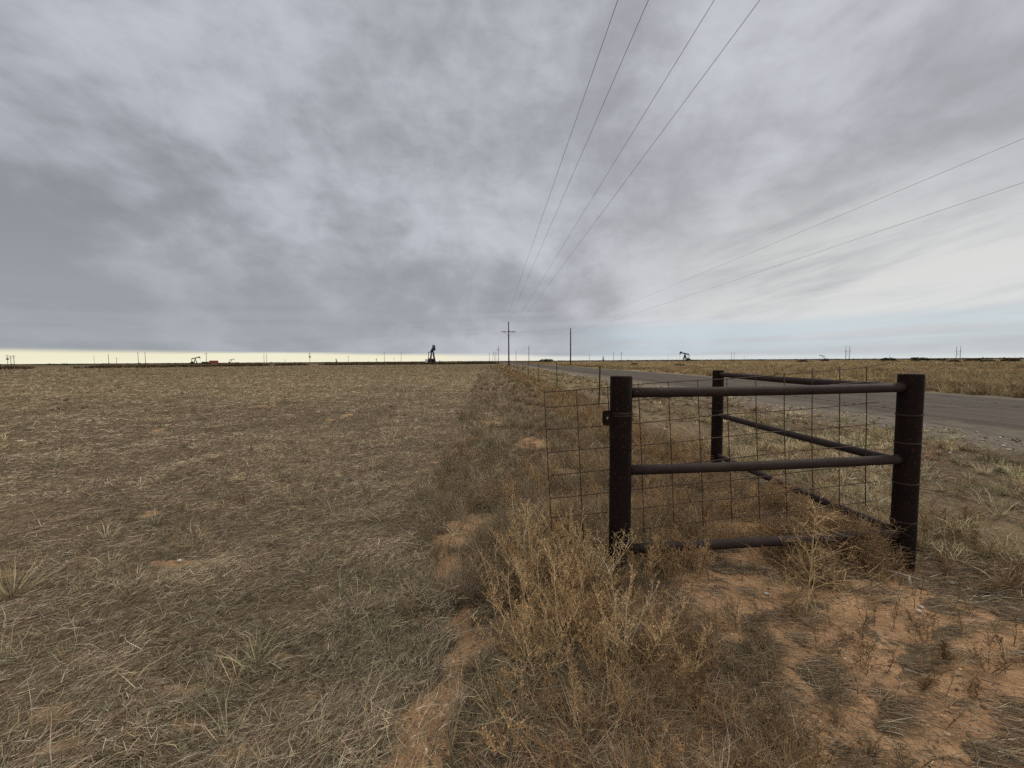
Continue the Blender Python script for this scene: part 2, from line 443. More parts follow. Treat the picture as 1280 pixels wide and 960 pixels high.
# ------------------------------------------------------------------ ground sheet
def build_ground():
    nr, na = 300, 420
    rr = np.concatenate([[0.0], np.geomspace(.35, 6, 170), np.geomspace(6.1, 9000, nr - 171)])
    # finer in front of the camera, coarser behind
    aa = np.concatenate([np.linspace(-1.25, 1.25, 340), np.linspace(1.25, 2 * PI - 1.25, na - 340 + 2)[1:-1]])
    RR, AA = np.meshgrid(rr[1:], aa, indexing='ij')
    x = (RR * np.sin(AA)).ravel(); y = (RR * np.cos(AA)).ravel()
    x = np.concatenate([[0], x]); y = np.concatenate([[0], y])
    z = H(x, y)
    z = z - .02 * (np.hypot(x, y) > 400)
    n = len(rr) - 1
    f = []
    q = np.arange(na)
    for i in range(n - 1):
        a = 1 + i * na + q; b = 1 + i * na + (q + 1) % na
        f.append(np.stack([a, a + na, b + na, b], 1))
    quads = np.concatenate(f)
    tris = np.stack([np.zeros(na, int), 1 + q, 1 + (q + 1) % na], 1)
    fl = [tuple(t) for t in tris.tolist()] + [tuple(t) for t in quads.tolist()]
    me = bpy.data.meshes.new('ground')
    me.from_pydata(np.stack([x, y, z], 1).tolist(), [], fl)
    at = me.attributes.new('sand', 'FLOAT', 'POINT'); at.data.foreach_set('value', sand(x, y).astype(np.float32))
    me.update(); me.polygons.foreach_set('use_smooth', [True] * len(me.polygons))
    me.materials.append(M['ground'])
    o = bpy.data.objects.new('ground', me); COL.objects.link(o)
    props(o, 'flat dry farmland of brown stubble and orange sandy soil reaching the horizon', 'ground', kind='structure')
build_ground()

def build_road():
    ys = np.concatenate([np.linspace(-25, 60, 220), np.geomspace(61, 4000, 120)])
    xs = np.array([8.75, 8.95, 10.5, 12.9, 15.2, 16.85, 17.05])
    v = []; f = []
    for y in ys:
        wl = (vnoise(y * .8, 0, 5) - .5) * .6 + (vnoise(y * 3, 0, 6) - .5) * .16
        wr = (vnoise(y * .8, 9, 5) - .5) * .35
        zz = [-.03, .03, .055, .075, .055, .03, -.03]
        for k, x in enumerate(xs):
            xx = x + (wl if k < 2 else 0) + (wr if k > 4 else 0)
            v.append((xx, float(y), zz[k]))
    n = len(xs)
    for i in range(len(ys) - 1):
        for k in range(n - 1):
            f.append((i * n + k, i * n + k + 1, (i + 1) * n + k + 1, (i + 1) * n + k))
    me = bpy.data.meshes.new('road'); me.from_pydata(v, [], f); me.update(); me.materials.append(M['road'])
    o = bpy.data.objects.new('road', me); COL.objects.link(o)
    props(o, 'straight worn grey asphalt road with ragged gravel edges and no painted lines', 'road', kind='structure')
build_road()

# ------------------------------------------------------------------ blades
def blades(name, mat, p, head, el, L, w, bend, col, label, cat, kind='stuff', lean=None):
    n = len(p)
    ch, sh = np.cos(head), np.sin(head)
    def d(e): return np.stack([ch * np.cos(e), sh * np.cos(e), np.sin(e)], 1)
    side = np.stack([-sh, ch, np.zeros(n)], 1)
    ro = rng.uniform(-1.0, 1.0, n)
    upv = np.cross(d(el), side)
    side = side * np.cos(ro)[:, None] + upv * np.sin(ro)[:, None]
    crook = rng.normal(0, .18, n)
    side0 = np.stack([-sh, ch, np.zeros(n)], 1)
    mid = p + d(el) * (L * .5)[:, None]
    tip = mid + (d(el - bend) + side0 * (crook * 1.5)[:, None]) * (L * .5)[:, None]
    hw = (w * .5)[:, None]
    V = np.empty((n, 5, 3), np.float32)
    V[:, 0] = p - side * hw; V[:, 1] = p + side * hw
    V[:, 2] = mid + side * hw * .85; V[:, 3] = mid - side * hw * .85
    V[:, 4] = tip
    base = (np.arange(n) * 5)[:, None]
    loops = (base + np.array([[0, 1, 2, 3, 3, 2, 4]])).ravel().astype(np.int32)
    me = bpy.data.meshes.new(name)
    me.vertices.add(n * 5); me.vertices.foreach_set('co', V.ravel())
    me.loops.add(n * 7); me.loops.foreach_set('vertex_index', loops)
    me.polygons.add(n * 2)
    ls = (np.arange(n) * 7)[:, None] + np.array([[0, 4]])
    me.polygons.foreach_set('loop_start', ls.ravel().astype(np.int32))
    me.update(calc_edges=True)
    at = me.attributes.new('Col', 'FLOAT_COLOR', 'POINT')
    c = np.ones((n, 5, 4), np.float32); c[:, :, :3] = np.clip(col, 0, .9)[:, None, :]
    at.data.foreach_set('color', c.ravel())
    me.materials.append(mat)
    o = bpy.data.objects.new(name, me); COL.objects.link(o)
    props(o, label, cat, kind=kind)
    return o

def polar(n, d0, d1, a0, a1):
    d = np.exp(rng.uniform(math.log(d0), math.log(d1), n)); a = rng.uniform(a0, a1, n)
    return d * np.sin(a), d * np.cos(a), d
def pal(n, table):
    """random colours out of a weighted palette, each a bit off"""
    w = np.array([t[0] for t in table], float); w /= w.sum()
    k = rng.choice(len(table), n, p=w)
    c = np.array([t[1] for t in table])[k]
    return c * np.exp(rng.normal(0, .18, (n, 1))) * np.exp(rng.normal(0, .05, (n, 3)))
def lod(d, w, d0): return w * np.maximum(1, d / d0)

def fence_edge(y): return .35 + .012 * np.minimum(y, 60)

# flattened straw of the field
def field_straw():
    n = 1350000
    x, y, d = polar(n, .75, 150, -1.32, .75)
    nz = fbm(x * 1.1, y * 1.1, 41, 4)
    nf = fbm(x * 5, y * 5, 45, 3)
    big = fbm(x * .25, y * .6, 47, 3)
    s = sand(x, y)
    keep = rng.uniform(0, 1, n) < (1 - np.where(x > -.5, .88, .72) * np.clip(s * 1.25 - .25 * (d > 3.5), 0, 1) * np.where(d > 3.5, .7, 1)) * np.clip(.35 + 1.6 * (nf - .22), .2, 1)
    keep &= x < np.where(y < 3.2, -.12, fence_edge(y)) + (fbm(x * 2, y * 2, 48, 3) - .5) * .7
    keep &= rng.uniform(0, 1, n) < np.clip(1.25 - .12 * np.maximum(0, 1.2 - d), 0, 1)
    x, y, d, nz, nf, big = [q[keep] for q in (x, y, d, nz, nf, big)]; n = len(x)
    pile = np.clip((nz - .36) * .22, 0, .07) + np.clip((nf - .4) * .07, 0, .03)
    z = H(x, y) + rng.uniform(-.004, 1, n) * (pile + .006)
    head = R(38) + rng.normal(0, R(42), n) + (fbm(x * 1.6, y * 1.6, 43, 3) - .5) * 3.4 + PI * (rng.uniform(0, 1, n) < .4)
    el = np.abs(rng.normal(0, .16, n)) + (rng.uniform(0, 1, n) < .05) * rng.uniform(.3, 1.1, n)
    L = rng.uniform(.02, .105, n) * np.where(rng.uniform(0, 1, n) < .08, 1.7, 1) * np.maximum(1, d / 8) ** .75
    w = lod(d, rng.uniform(.0009, .0021, n), 3.6)
    c = pal(n, [(34, (.195, .152, .102)), (22, (.32, .262, .178)), (20, (.52, .44, .31)), (15, (.075, .057, .04)), (6, (.22, .185, .11)), (7, (.26, .16, .09))])
    tone = (.59 + 1.05 * fbm(x * 2.2, y * 2.8, 49, 4) + .22 * np.exp(-((x + 1.75) / .35) ** 2) * sstep(5, 9, y) + .13 * np.sin(x * 5.2 + 1.5 * fbm(x * .3, y * .1, 51, 2)) * sstep(6, 14, y))[:, None]
    far = sstep(15, 70, d)[:, None]
    c = c * tone
    c = c * (1 + .35 * (big[:, None] - .5) * 2)
    c = c * (1 - far * .5) + np.array([.21, .165, .10]) * far * .5
    blades('field_straw', M['straw'], np.stack([x, y, z], 1), head, el, L, w, rng.uniform(-.25, .4, n), c,
           'matted grey tan straw lying flat across the open field on the left', 'straw')
field_straw()

# little standing tufts in the field and the scruffy brush between field and fence
def tufts(name, spots, per, Lr, wr, table, label, cat, elr=(.5, 1.4), lodd=2.8, tonescale=.25, spread=.03, tonef=None):
    px, py, size = spots
    k = len(px)
    idx = np.repeat(np.arange(k), per)
    n = len(idx)
    d = np.hypot(px[idx], py[idx])
    grow = np.maximum(1, d / 14) ** .5
    a = rng.uniform(0, 2 * PI, n); rr = np.abs(rng.normal(0, spread, n)) * size[idx] * grow
    x = px[idx] + rr * np.cos(a); y = py[idx] + rr * np.sin(a)
    z = H(x, y) - .004
    el = rng.uniform(*elr, n)
    L = rng.uniform(*Lr, n) * size[idx] * np.maximum(1, d / 40) ** .3
    w = lod(d, rng.uniform(*wr, n), lodd)
    tc = pal(k, table)
    if tonef is not None: tc = tc * tonef(px, py)[:, None]
    tc = tc[idx]
    c = tc * np.exp(rng.normal(0, tonescale, (n, 1)))
    blades(name, M['straw'], np.stack([x, y, z], 1), a + rng.normal(0, .7, n), el, L, w, rng.uniform(.0, .8, n), c, label, cat)

def scatter(n, d0, d1, a0, a1, keepf):
    x, y, d = polar(n, d0, d1, a0, a1)
    k = rng.uniform(0, 1, n) < keepf(x, y, d)
    return x[k], y[k]

x, y = scatter(2600, 1.3, 90, -1.2, .6, lambda x, y, d: (x < fence_edge(y)) * np.clip((fbm(x * .9, y * .9, 61, 3) - .38) * 3, 0, 1) * (1 - sand(x, y)))
tufts('field_stubble', (x, y, rng.uniform(.45, 1.15, len(x))), 26, (.07, .24), (.0013, .0028),
      [(4, (.27, .225, .135)), (3, (.36, .31, .20)), (2, (.22, .19, .115)), (3, (.16, .12, .08))],
      'small standing tufts of pale dry grass dotted over the left field', 'dry grass', (.35, 1.3))

x, y = scatter(15000, 2.2, 120, -.3, .42, lambda x, y, d: (x > -.55 - .02 * y + .5 * (fbm(x, y, 66, 2) - .5)) * (x < 1.9) * (y > 2.1) * (.3 + .7 * (fbm(x * 1.4, y * 1.4, 63, 3) > .42)) * (1 - .9 * sand(x, y)))
tufts('roadside_brush', (x, y, rng.uniform(.5, 1.25, len(x))), 22, (.08, .26), (.0012, .0026),
      [(5, (.18, .138, .09)), (3, (.24, .185, .12)), (3, (.29, .235, .155)), (2, (.22, .145, .08)), (1, (.36, .30, .2))],
      'low grey brown scrubby brush standing between the field and the fence line', 'dry brush', (.6, 1.5))

# orange-brown weeds that follow the fence
x, y = scatter(24000, 4.6, 150, -.1, .6, lambda x, y, d: np.exp(-((x - 2.35) / .55) ** 2) * (y > 5.2) * (.35 + .65 * (fbm(x * 1.2, y * 1.2, 68, 3) > .45)))
tufts('fence_line_weeds', (x, y, rng.uniform(.5, 1.3, len(x))), 24, (.12, .38), (.0013, .003),
      [(5, (.25, .165, .088)), (3, (.30, .20, .105)), (3, (.33, .25, .15)), (2, (.17, .115, .07))],
      'orange brown dead weeds growing thick along the foot of the wire fence', 'dead weeds', (.7, 1.5))

x, y = scatter(9000, 1.0, 7, -.2, .9, lambda x, y, d: (x > -.12 + .3 * (fbm(x * 2, y * 2, 91, 2) - .5)) * (x < 2.75) * (y < 5.4) * (
    (y > 2.62) * (x > .4) * .9 + np.exp(-((x - .42) / .3) ** 2) * (y < 2.8) * np.where(y < 1.75, .14, .7) + np.exp(-((y - 2.5) / .12) ** 2) * (x > .95) * .5 + np.exp(-((x - .8) / .2) ** 2) * (y < 2.0) * .25) * (1 - .75 * sand(x, y)) * (.35 + .65 * (fbm(x * 2.5, y * 2.5, 92, 3) > .45)))
tufts('weed_undergrowth', (x, y, rng.uniform(.5, 1.15, len(x))), 30, (.06, .25), (.0010, .0020),
      [(5, (.29, .175, .085)), (4, (.34, .225, .115)), (3, (.21, .15, .09)), (2, (.40, .31, .19)), (2, (.14, .095, .058))],
      'dense fine brown undergrowth of dead weeds inside and in front of the pipe brace', 'dead weeds', (.5, 1.5), spread=.035)

# pale bunch grass on the verge between fence and road
x, y = scatter(30000, 2.6, 160, .02, 1.35, lambda x, y, d: (x > 3.1) * (x < 8.4) * np.where((x > 3.6) & (x < 4.1), .35, 1) * np.clip((fbm(x * .9, y * .9, 71, 3) - .30) * 3.2, .08, 1) * (1 - sstep(6.6, 8.3, x) * .9))
tufts('verge_grass', (x, y, rng.uniform(.5, 1.2, len(x))), 30, (.06, .21), (.0016, .0034),
      [(5, (.36, .29, .18)), (3, (.29, .24, .14)), (3, (.47, .39, .26)), (3, (.22, .185, .11)), (2, (.22, .15, .085))],
      'pale straw coloured bunch grass covering the verge between fence and road', 'dry grass', (.4, 1.35), spread=.035, tonef=lambda x, y: .6 + .85 * fbm(x * .8, y * .8, 97, 3))
n = 90000
x, y, d = polar(n, 2.8, 120, .02, 1.35)
k = (x > 2.9) & (x < 8.6) & (rng.uniform(0, 1, n) < .35 + .65 * (fbm(x * 2, y * 2, 73, 3) > .45)) & (rng.uniform(0, 1, n) > sstep(6.8, 8.5, x) * .8)
x, y, d = x[k], y[k], d[k]; n = len(x)
blades('verge_litter', M['straw'], np.stack([x, y, H(x, y) + rng.uniform(0, .02, n)], 1), rng.uniform(0, 2 * PI, n), np.abs(rng.normal(0, .2, n)),
       rng.uniform(.05, .16, n) * np.maximum(1, d / 9) ** .7, lod(d, rng.uniform(.0012, .0026, n), 2.8), rng.uniform(0, .4, n),
       pal(n, [(4, (.21, .165, .105)), (3, (.34, .28, .185)), (4, (.10, .078, .05)), (1, (.22, .13, .07))]),
       'flattened dry grass litter among the verge tussocks beside the road', 'dry grass')

# tall tan grass across the road
x, y = scatter(36000, 16, 320, .05, 1.4, lambda x, y, d: (x > 17.6) * np.clip((fbm(x * .16, y * .16, 81, 3) - .22) * 2.6, .12, 1))
tufts('pasture_grass', (x, y, rng.uniform(.7, 1.5, len(x))), 18, (.16, .40), (.0018, .0035),
      [(5, (.34, .255, .145)), (3, (.40, .31, .18)), (3, (.29, .21, .115)), (1, (.18, .12, .066)), (2, (.37, .30, .19))],
      'tall tan grass covering the open pasture on the far side of the road', 'dry grass', (.7, 1.5), spread=.08, tonescale=.12, tonef=lambda x, y: (.62 + .8 * fbm(x * .07, y * .035, 95, 4)) * (1 - .45 * np.exp(-((x - 19.6 - 2 * (fbm(x * .2, y * .1, 96, 2) - .5)) / 1.1) ** 2)))

# debris drifts and litter on the sandy foreground on the right, combed towards lower right
n = 420000
x, y, d = polar(n, .75, 7, -.15, 1.25)
s = sand(x, y)
dr = fbm(x * 2.2 + y * 3.6, y * 7.5 - x * 4.2, 77, 3)
k = (x > -.1) & (x < 3.4) & (rng.uniform(0, 1, n) < np.where(s > .6, .07 + .6 * sstep(.52, .70, fbm(x * 6 + y * 4, y * 14 - x * 7, 79, 3)), 1.0 * np.clip(.3 + (fbm(x * 4, y * 4, 80, 3) - .3) * 2.4, .1, 1)))
x, y, d, s = x[k], y[k], d[k], s[k]; n = len(x)
rightz = sstep(.9, 1.2, x)
head = np.where(rng.uniform(0, 1, n) < .75 * rightz + .1, R(-28) + rng.normal(0, .35, n), rng.uniform(0, 2 * PI, n))
blades('weed_litter', M['straw'], np.stack([x, y, H(x, y) + rng.uniform(-.002, .03, n) * (1 - s * .85)], 1), head, np.abs(rng.normal(0, .22, n)),
       rng.uniform(.03, .13, n), lod(d, rng.uniform(.0010, .0024, n), 2.8), rng.uniform(-.1, .5, n),
       pal(n, [(5, (.165, .125, .085)), (4, (.25, .185, .115)), (3, (.095, .07, .05)), (3, (.35, .275, .175)), (2, (.26, .155, .082)), (1, (.46, .39, .29))]),
       'thin drifts of dark plant litter over the sandy soil around the pipe brace', 'plant litter')

# brown row at the far edge of the left field and scrub on the horizon
pl = np.array([(-126., 90.), (-101., 115.), (-80., 168.), (-45., 172.), (-14., 172.), (1., 176.)])
seg = rng.integers(0, len(pl) - 1, 9000); tt = rng.uniform(0, 1, 9000)
P0 = pl[seg] + (pl[seg + 1] - pl[seg]) * tt[:, None] + rng.normal(0, .6, (9000, 2))
gap = fbm(P0[:, 0] * .12, P0[:, 1] * .12, 83, 3) > .36
x, y = P0[gap, 0], P0[gap, 1]
tufts('field_edge_weeds', (x, y, rng.uniform(.9, 1.5, len(x))), 8, (.3, .6), (.003, .006),
      [(4, (.10, .07, .042)), (3, (.14, .095, .055)), (2, (.075, .055, .036))],
      'dark brown weed row along the far edge of the stubble field', 'dead weeds', (.6, 1.5), lodd=3.5, spread=.25)

def leaf_clump(rx, rz, nl, col, size):
    mb = MB()
    for i in range(nl):
        a = random.uniform(0, 2 * PI); b = random.uniform(0, 1) ** .7; r = random.uniform(.25, 1) ** .5
        c = Vector((rx * r * math.cos(a) * math.sqrt(1 - b * b * .8), rx * r * math.sin(a) * math.sqrt(1 - b * b * .8), rz * b * random.uniform(.55, 1)))
        u = Vector((random.gauss(0, 1), random.gauss(0, 1), random.gauss(0, 1))).normalized() * size * random.uniform(.5, 1.2)
        v = u.orthogonal().normalized() * size * random.uniform(.3, .8)
        k = random.uniform(.6, 1.4)
        mb.add([tuple(c - u), tuple(c + v), tuple(c + u), tuple(c - v)], [(0, 1, 2, 3)], (col[0] * k, col[1] * k, col[2] * k))
    return mb

# scrub on the horizon: one far-off mass
hv = MB()
for i in range(1100):
    a = random.uniform(-1.1, 1.1); dd = random.uniform(560, 1500)
    cx, cy = dd * math.sin(a), dd * math.cos(a)
    hgt = random.uniform(.7, 2.1); wd = random.uniform(2, 9)
    for j in range(9):
        ox = random.gauss(0, wd * .5); oy = random.gauss(0, 1.5); top = hgt * random.uniform(.5, 1.1) * max(.25, 1 - abs(ox) / (wd * 1.4))
        w2 = random.uniform(.5, 1.6); k = random.uniform(.7, 1.3)
        X0, Y0 = cx + ox * math.cos(a), cy + oy - ox * math.sin(a)
        hv.add([(X0 - w2, Y0, -.05), (X0 + w2, Y0 + .3, -.05), (X0 + w2 * .7, Y0 - .2, top * .8), (X0, Y0 + .2, top), (X0 - w2 * .8, Y0, top * .7)], [(0, 1, 2, 3, 4)], (.085 * k, .072 * k, .052 * k))
o = hv.build('horizon_scrub', M['bush']); props(o, 'dark band of low scrub along the whole horizon', 'scrub', kind='stuff')

# gravel on the road shoulder
def gravel():
    n = 16000
    x, y, d = polar(n, 5.5, 60, .05, 1.3)
    g = sstep(6.6, 8.2, x + (fbm(x * 1.5, y * 1.5, 85, 2) - .5) * 1.8) * (x < 8.95)
    k = rng.uniform(0, 1, n) < g
    x, y, d = x[k], y[k], d[k]; n = len(x)
    s = rng.uniform(.008, .034, n) * np.maximum(1, d / 10) ** .6
    oc = np.array([(1, 0, 0), (0, 1, 0), (-1, 0, 0), (0, -1, 0), (0, 0, .7), (0, 0, -.5)], float)
    V = oc[None] * s[:, None, None] * rng.uniform(.6, 1.3, (n, 6, 3)) + np.stack([x, y, H(x, y) + s * .2], 1)[:, None, :]
    F = np.array([(0, 1, 4), (1, 2, 4), (2, 3, 4), (3, 0, 4), (1, 0, 5), (2, 1, 5), (3, 2, 5), (0, 3, 5)])
    f = (np.arange(n)[:, None, None] * 6 + F[None]).reshape(-1, 3)
    me = bpy.data.meshes.new('gravel'); me.from_pydata(V.reshape(-1, 3).tolist(), [], f.tolist())
    at = me.attributes.new('Col', 'FLOAT_COLOR', 'POINT')
    c = pal(n, [(4, (.36, .32, .27)), (3, (.24, .20, .16)), (2, (.52, .48, .43)), (4, (.11, .09, .075))])
    cc = np.ones((n, 6, 4), np.float32); cc[:, :, :3] = c[:, None]; at.data.foreach_set('color', cc.ravel())
    me.update(); me.materials.append(M['gravel'])
    o = bpy.data.objects.new('gravel', me); COL.objects.link(o)
    props(o, 'pale loose gravel strewn along the near shoulder of the road', 'gravel', kind='stuff')
gravel()
def crumbs():
    n = 60000
    x, y, d = polar(n, .8, 6, -1.2, 1.2)
    k = (sand(x, y) > .45) & (fbm(x * 5, y * 5, 101, 3) > .42)
    x, y, d = x[k][:9000], y[k][:9000], d[k][:9000]; n = len(x)
    s = .0016 + .0075 * rng.uniform(0, 1, n) ** 3
    oc = np.array([(1, 0, 0), (0, 1, 0), (-1, 0, 0), (0, -1, 0), (0, 0, .7), (0, 0, -.5)], float)
    V = oc[None] * s[:, None, None] * rng.uniform(.6, 1.4, (n, 6, 3)) + np.stack([x, y, H(x, y) + s * .25], 1)[:, None, :]
    F = np.array([(0, 1, 4), (1, 2, 4), (2, 3, 4), (3, 0, 4), (1, 0, 5), (2, 1, 5), (3, 2, 5), (0, 3, 5)])
    f = (np.arange(n)[:, None, None] * 6 + F[None]).reshape(-1, 3)
    me = bpy.data.meshes.new('soil_crumbs'); me.from_pydata(V.reshape(-1, 3).tolist(), [], f.tolist())
    at = me.attributes.new('Col', 'FLOAT_COLOR', 'POINT')
    c = pal(n, [(5, (.40, .25, .14)), (3, (.30, .18, .10)), (1, (.52, .40, .28)), (2, (.16, .105, .065))])
    cc = np.ones((n, 6, 4), np.float32); cc[:, :, :3] = c[:, None]; at.data.foreach_set('color', cc.ravel())
    me.update(); me.materials.append(M['gravel'])
    o = bpy.data.objects.new('soil_crumbs', me); COL.objects.link(o)
    props(o, 'small crumbs and clods of orange soil scattered over the bare sandy ground', 'soil', kind='stuff')
crumbs()

# ------------------------------------------------------------------ pipe fence corner
LP = (.79, 2.41); RP = (2.76, 2.50); BP = (2.83, 4.87)
PR = .066
def pipe_corner():
    root = empty('pipe_fence_corner', (RP[0], RP[1], 0))
    props(root, 'dark rusty welded pipe brace of three thick posts and paired rails at the fence corner', 'pipe fence')
    def loc(p): return (p[0] - RP[0], p[1] - RP[1])
    def post(p, top, wraps, parent=root):
        x, y = loc(p)
        mb = MB()
        g = h1(*p)
        hs = [g - .3, g + .15, .6, top - .012, top - .004, top]
        mb.tube([(x, y, h) for h in hs], [PR, PR, PR, PR, PR * .985, PR * .95], 40, True)
        for zz in (.0,):
            pass
        o = mb.build('post', M['rust'], root, True)
        for zz, tl in wraps:
            wb = MB()
            turns = []
            for q in range(97):                             # two turns of wire and a twisted tail
                a = 2 * PI * q / 48
                turns.append((x + (PR + .0025) * math.cos(a), y + (PR + .0025) * math.sin(a), zz - .010 * q / 96 + tl * math.cos(a)))
            turns.append((x + PR + .016, y - .004, zz - .018)); turns.append((x + PR + .03, y - .01, zz - .012))
            wb.tube(turns, .0026, 6)
            wb.build('wire_wrap', M['tpost'], o, True)
        return o
    lp = post(LP, 1.252, [(1.035, .002), (1.02, .003)])
    rp = post(RP, 1.247, [(.985, .004), (.80, .004), (.53, .004), (.27, .002)])
    bp = post(BP, 1.215, [(.98, .003), (.72, .004)])
    def rail(a, b, za, zb, r, mat, ext=0.0):
        ax, ay = loc(a); bx, by = loc(b)
        d = Vector((bx - ax, by - ay, zb - za)).normalized()
        pts = []
        for i in range(9):
            t = i / 8
            pts.append((ax + (bx - ax) * t, ay + (by - ay) * t, za + (zb - za) * t - .006 * math.sin(PI * t)))
        mb = MB(); mb.tube(pts, r, 20, True)
        o = mb.build('rail', mat, root, True)
        for p, s in ((pts[0], 1), (pts[-1], -1)):           # weld beads at both posts
            c = Vector(p) + d * s * (PR - .004)
            w = MB(); w.tube([c, c + d * s * .009], [r + .006, r + .002], 20, True)
            w.build('weld', M['rust'], o, True)
    rail(LP, RP, 1.150, 1.160, .0305, M['rust_rail'])
    rail(LP, RP, .667, .680, .0305, M['rust_rail'])
    rail(LP, RP, .165, .175, .0305, M['rust_rail'])
    rail(BP, RP, 1.165, 1.150, .0305, M['rust_rail'])
    rail(BP, RP, .655, .650, .0305, M['rust_rail'])
    rail(BP, RP, .14, .165, .0305, M['rust_rail'])
    # gate tab with a bolt hole on the left post
    x, y = loc(LP)
    mb = MB()
    w2, h2, t2, hr, n = .034, .044, .005, .009, 20
    cx = x - PR - w2 + .012; cy = y - .028; cz = 1.0
    outer = []; inner = []
    for i in range(n):
        a = 2 * PI * i / n
        c, s = math.cos(a), math.sin(a)
        k = min(w2 / max(abs(c), 1e-6), h2 / max(abs(s), 1e-6))
        k = min(k, math.hypot(w2, h2) * .93)
        outer.append((c * k, s * k)); inner.append((c * hr - .004, s * hr))
    vs = []
    for yy in (-t2, t2):
        vs += [(cx + a, cy + yy, cz + b) for a, b in outer] + [(cx + a, cy + yy, cz + b) for a, b in inner]
    fs = []
    for i in range(n):
        j = (i + 1) % n
        fs += [(i, j, n + j, n + i), (2 * n + i, 3 * n + i, 3 * n + j, 2 * n + j), (i, 2 * n + i, 2 * n + j, j), (n + i, n + j, 3 * n + j, 3 * n + i)]
    mb.add(vs, fs)
    mb.build('gate_tab', M['rust'], lp)
pipe_corner()

# wire cattle panel behind the front brace
def wire_panel():
    # camera-plan line of the panel, from its free left end to the right
    a = Vector((.33, 2.52)); u = Vector((.2085 * .998 * math.cos(R(4.0)), .2085 * math.sin(R(4.0))))
    root = empty('wire_panel', (a.x, a.y, 0))
    props(root, 'rusty welded wire mesh panel leaning crookedly behind the front rails of the pipe brace', 'wire panel')
    tilt = R(3.2)
    rows = [1.153, 1.053, .905, .757, .608, .460, .33, .19]
    hw = MB(); vw = MB()
    def pt(s, z, off=0.0):
        # s = metres along the panel; the whole panel is turned a little in its own plane
        sx = s * math.cos(tilt) - (z - 1.153) * math.sin(tilt) * 1
        zz = 1.153 + s * math.sin(tilt) + (z - 1.153) * math.cos(tilt)
        d = u.normalized()
        wob = .006 * math.sin(s * 3 + z * 4)
        bow = .05 * (s / 2.4) ** 2 * 0
        return (d.x * sx - d.y * (off + wob), d.y * sx + d.x * (off + wob) + bow, zz + .004 * math.sin(s * 5 + z * 9))
    step = .2095
    for k, z in enumerate(rows):
        ends = 11.45 * step + (.18 if k == 0 else 0)
        pts = [pt(s, z + (.035 * ((s - 2.2) / .35) if (k == 0 and s > 2.2) else 0)) for s in np.linspace(0 if k else -.005, ends, 26)]
        o = MB(); o.tube(pts, .0032, 6); o.build('strand', M['wire'], root, True)
    for i in range(12):
        s = i * step
        o = MB(); o.tube([pt(s, z, .0055) for z in np.linspace(1.158 + (.02 if i > 8 else 0), .16, 12)], .0032, 6)
        o.build('stay', M['wire'], root, True)
wire_panel()

# fence posts along the line and barbed wires
post_y = [10.2 + 6.75 * i for i in range(17)]
def t_post():
    o = MB()
    w = .034
    o.bar((0, 0, -.3), (0, 0, 1.22), w, .011); o.bar((0, .012, -.3), (0, .012, 1.219), .011, .03)
    for k in range(10): o.box((0, -.012, .2 + k * .1), (.014, .014, .02))
    return o
names_left = ['nearest of the row, just left of the bracketed pipe post', 'second of the row beyond the wire panel', 'third of the row beyond the wire panel']
proto = None
for i, yy in enumerate(post_y):
    if proto is None:
        proto = t_post().build('fence_post', M['tpost']); o = proto
    else:
        o = proto.copy(); COL.objects.link(o)
    o.location = (2.8 + random.uniform(-.04, .04), yy, random.uniform(-.05, .03) + h1(2.8, yy))
    o.rotation_euler = (random.uniform(-.03, .03), random.uniform(-.03, .03), random.uniform(-.3, .3))
    lab = 'thin dark steel fence post, ' + names_left[i] if i < 3 else 'thin dark steel fence post far down the row, too alike to tell from its neighbours'
    props(o, lab, 'fence post', 'steel posts of the roadside wire fence')
for k, (z, d) in enumerate(((1.02, 'top'), (.80, 'second'), (.53, 'third'), (.27, 'lowest'))):
    o = MB()
    pts = [(RP[0] + PR * .6, RP[1] + .04, z - .02), (BP[0] + .06, BP[1], z - .02)]
    for yy in post_y[:12]:
        py = pts[-1][1]
        for t in (.33, .66): pts.append((2.84, py + (yy - py) * t, z - .03 * math.sin(PI * t)))
        pts.append((2.84, yy, z))
    o.tube(pts, .0016, 5)
    rw = random.Random(k)
    for j in range(110):                                     # barbs
        yy = 2.6 + j * .125
        bx = RP[0] + .04 + (BP[0] + .06 - RP[0] - .04) * min(1, (yy - 2.5) / 2.3)
        if yy > BP[1]: bx = 2.84
        zz = z - .02 + (0 if yy < BP[1] else .0)
        for q in range(2):
            dx, dz = rw.uniform(-.012, .012), rw.uniform(-.012, .012)
            o.tube([(bx - dx, yy - .006, zz - dz), (bx + dx, yy + .006, zz + dz)], .0013, 4)
    b = o.build('barbed_wire', M['wire'])
    props(b, f'{d} strand of barbed wire running from the right pipe post along the fence', 'barbed wire', 'barbed wire strands of the roadside fence')

# ------------------------------------------------------------------ utility poles and lines
def cross_pole():
    root = empty('utility_pole')
    mb = MB(); mb.tube([(0, 0, -.5), (0, 0, 3), (0, 0, 7), (0, 0, 10.55)], [.17, .155, .135, .115], 14); mb.build('pole_shaft', M['pole'], root, True)
    mb = MB(); mb.bar((-1.6, -.18, 8.22), (1.6, -.18, 8.22), .10, .13); arm = mb.build('crossarm', M['pole'], root)
    for s in (-1, 1):
        mb = MB(); mb.bar((s * 1.05, -.2, 8.13), (s * .08, -.2, 7.2), .035, .05); mb.build('arm_brace', M['pole'], root)
    for xx in (-1.5, -.93, .3, 1.15):
        mb = MB(); mb.tube([(xx, -.18, 8.28), (xx, -.18, 8.33), (xx, -.18, 8.38), (xx, -.18, 8.42), (xx, -.18, 8.46)], [.02, .06, .045, .06, .03], 10)
        mb.build('insulator', M['insul'], arm, True)
    return root
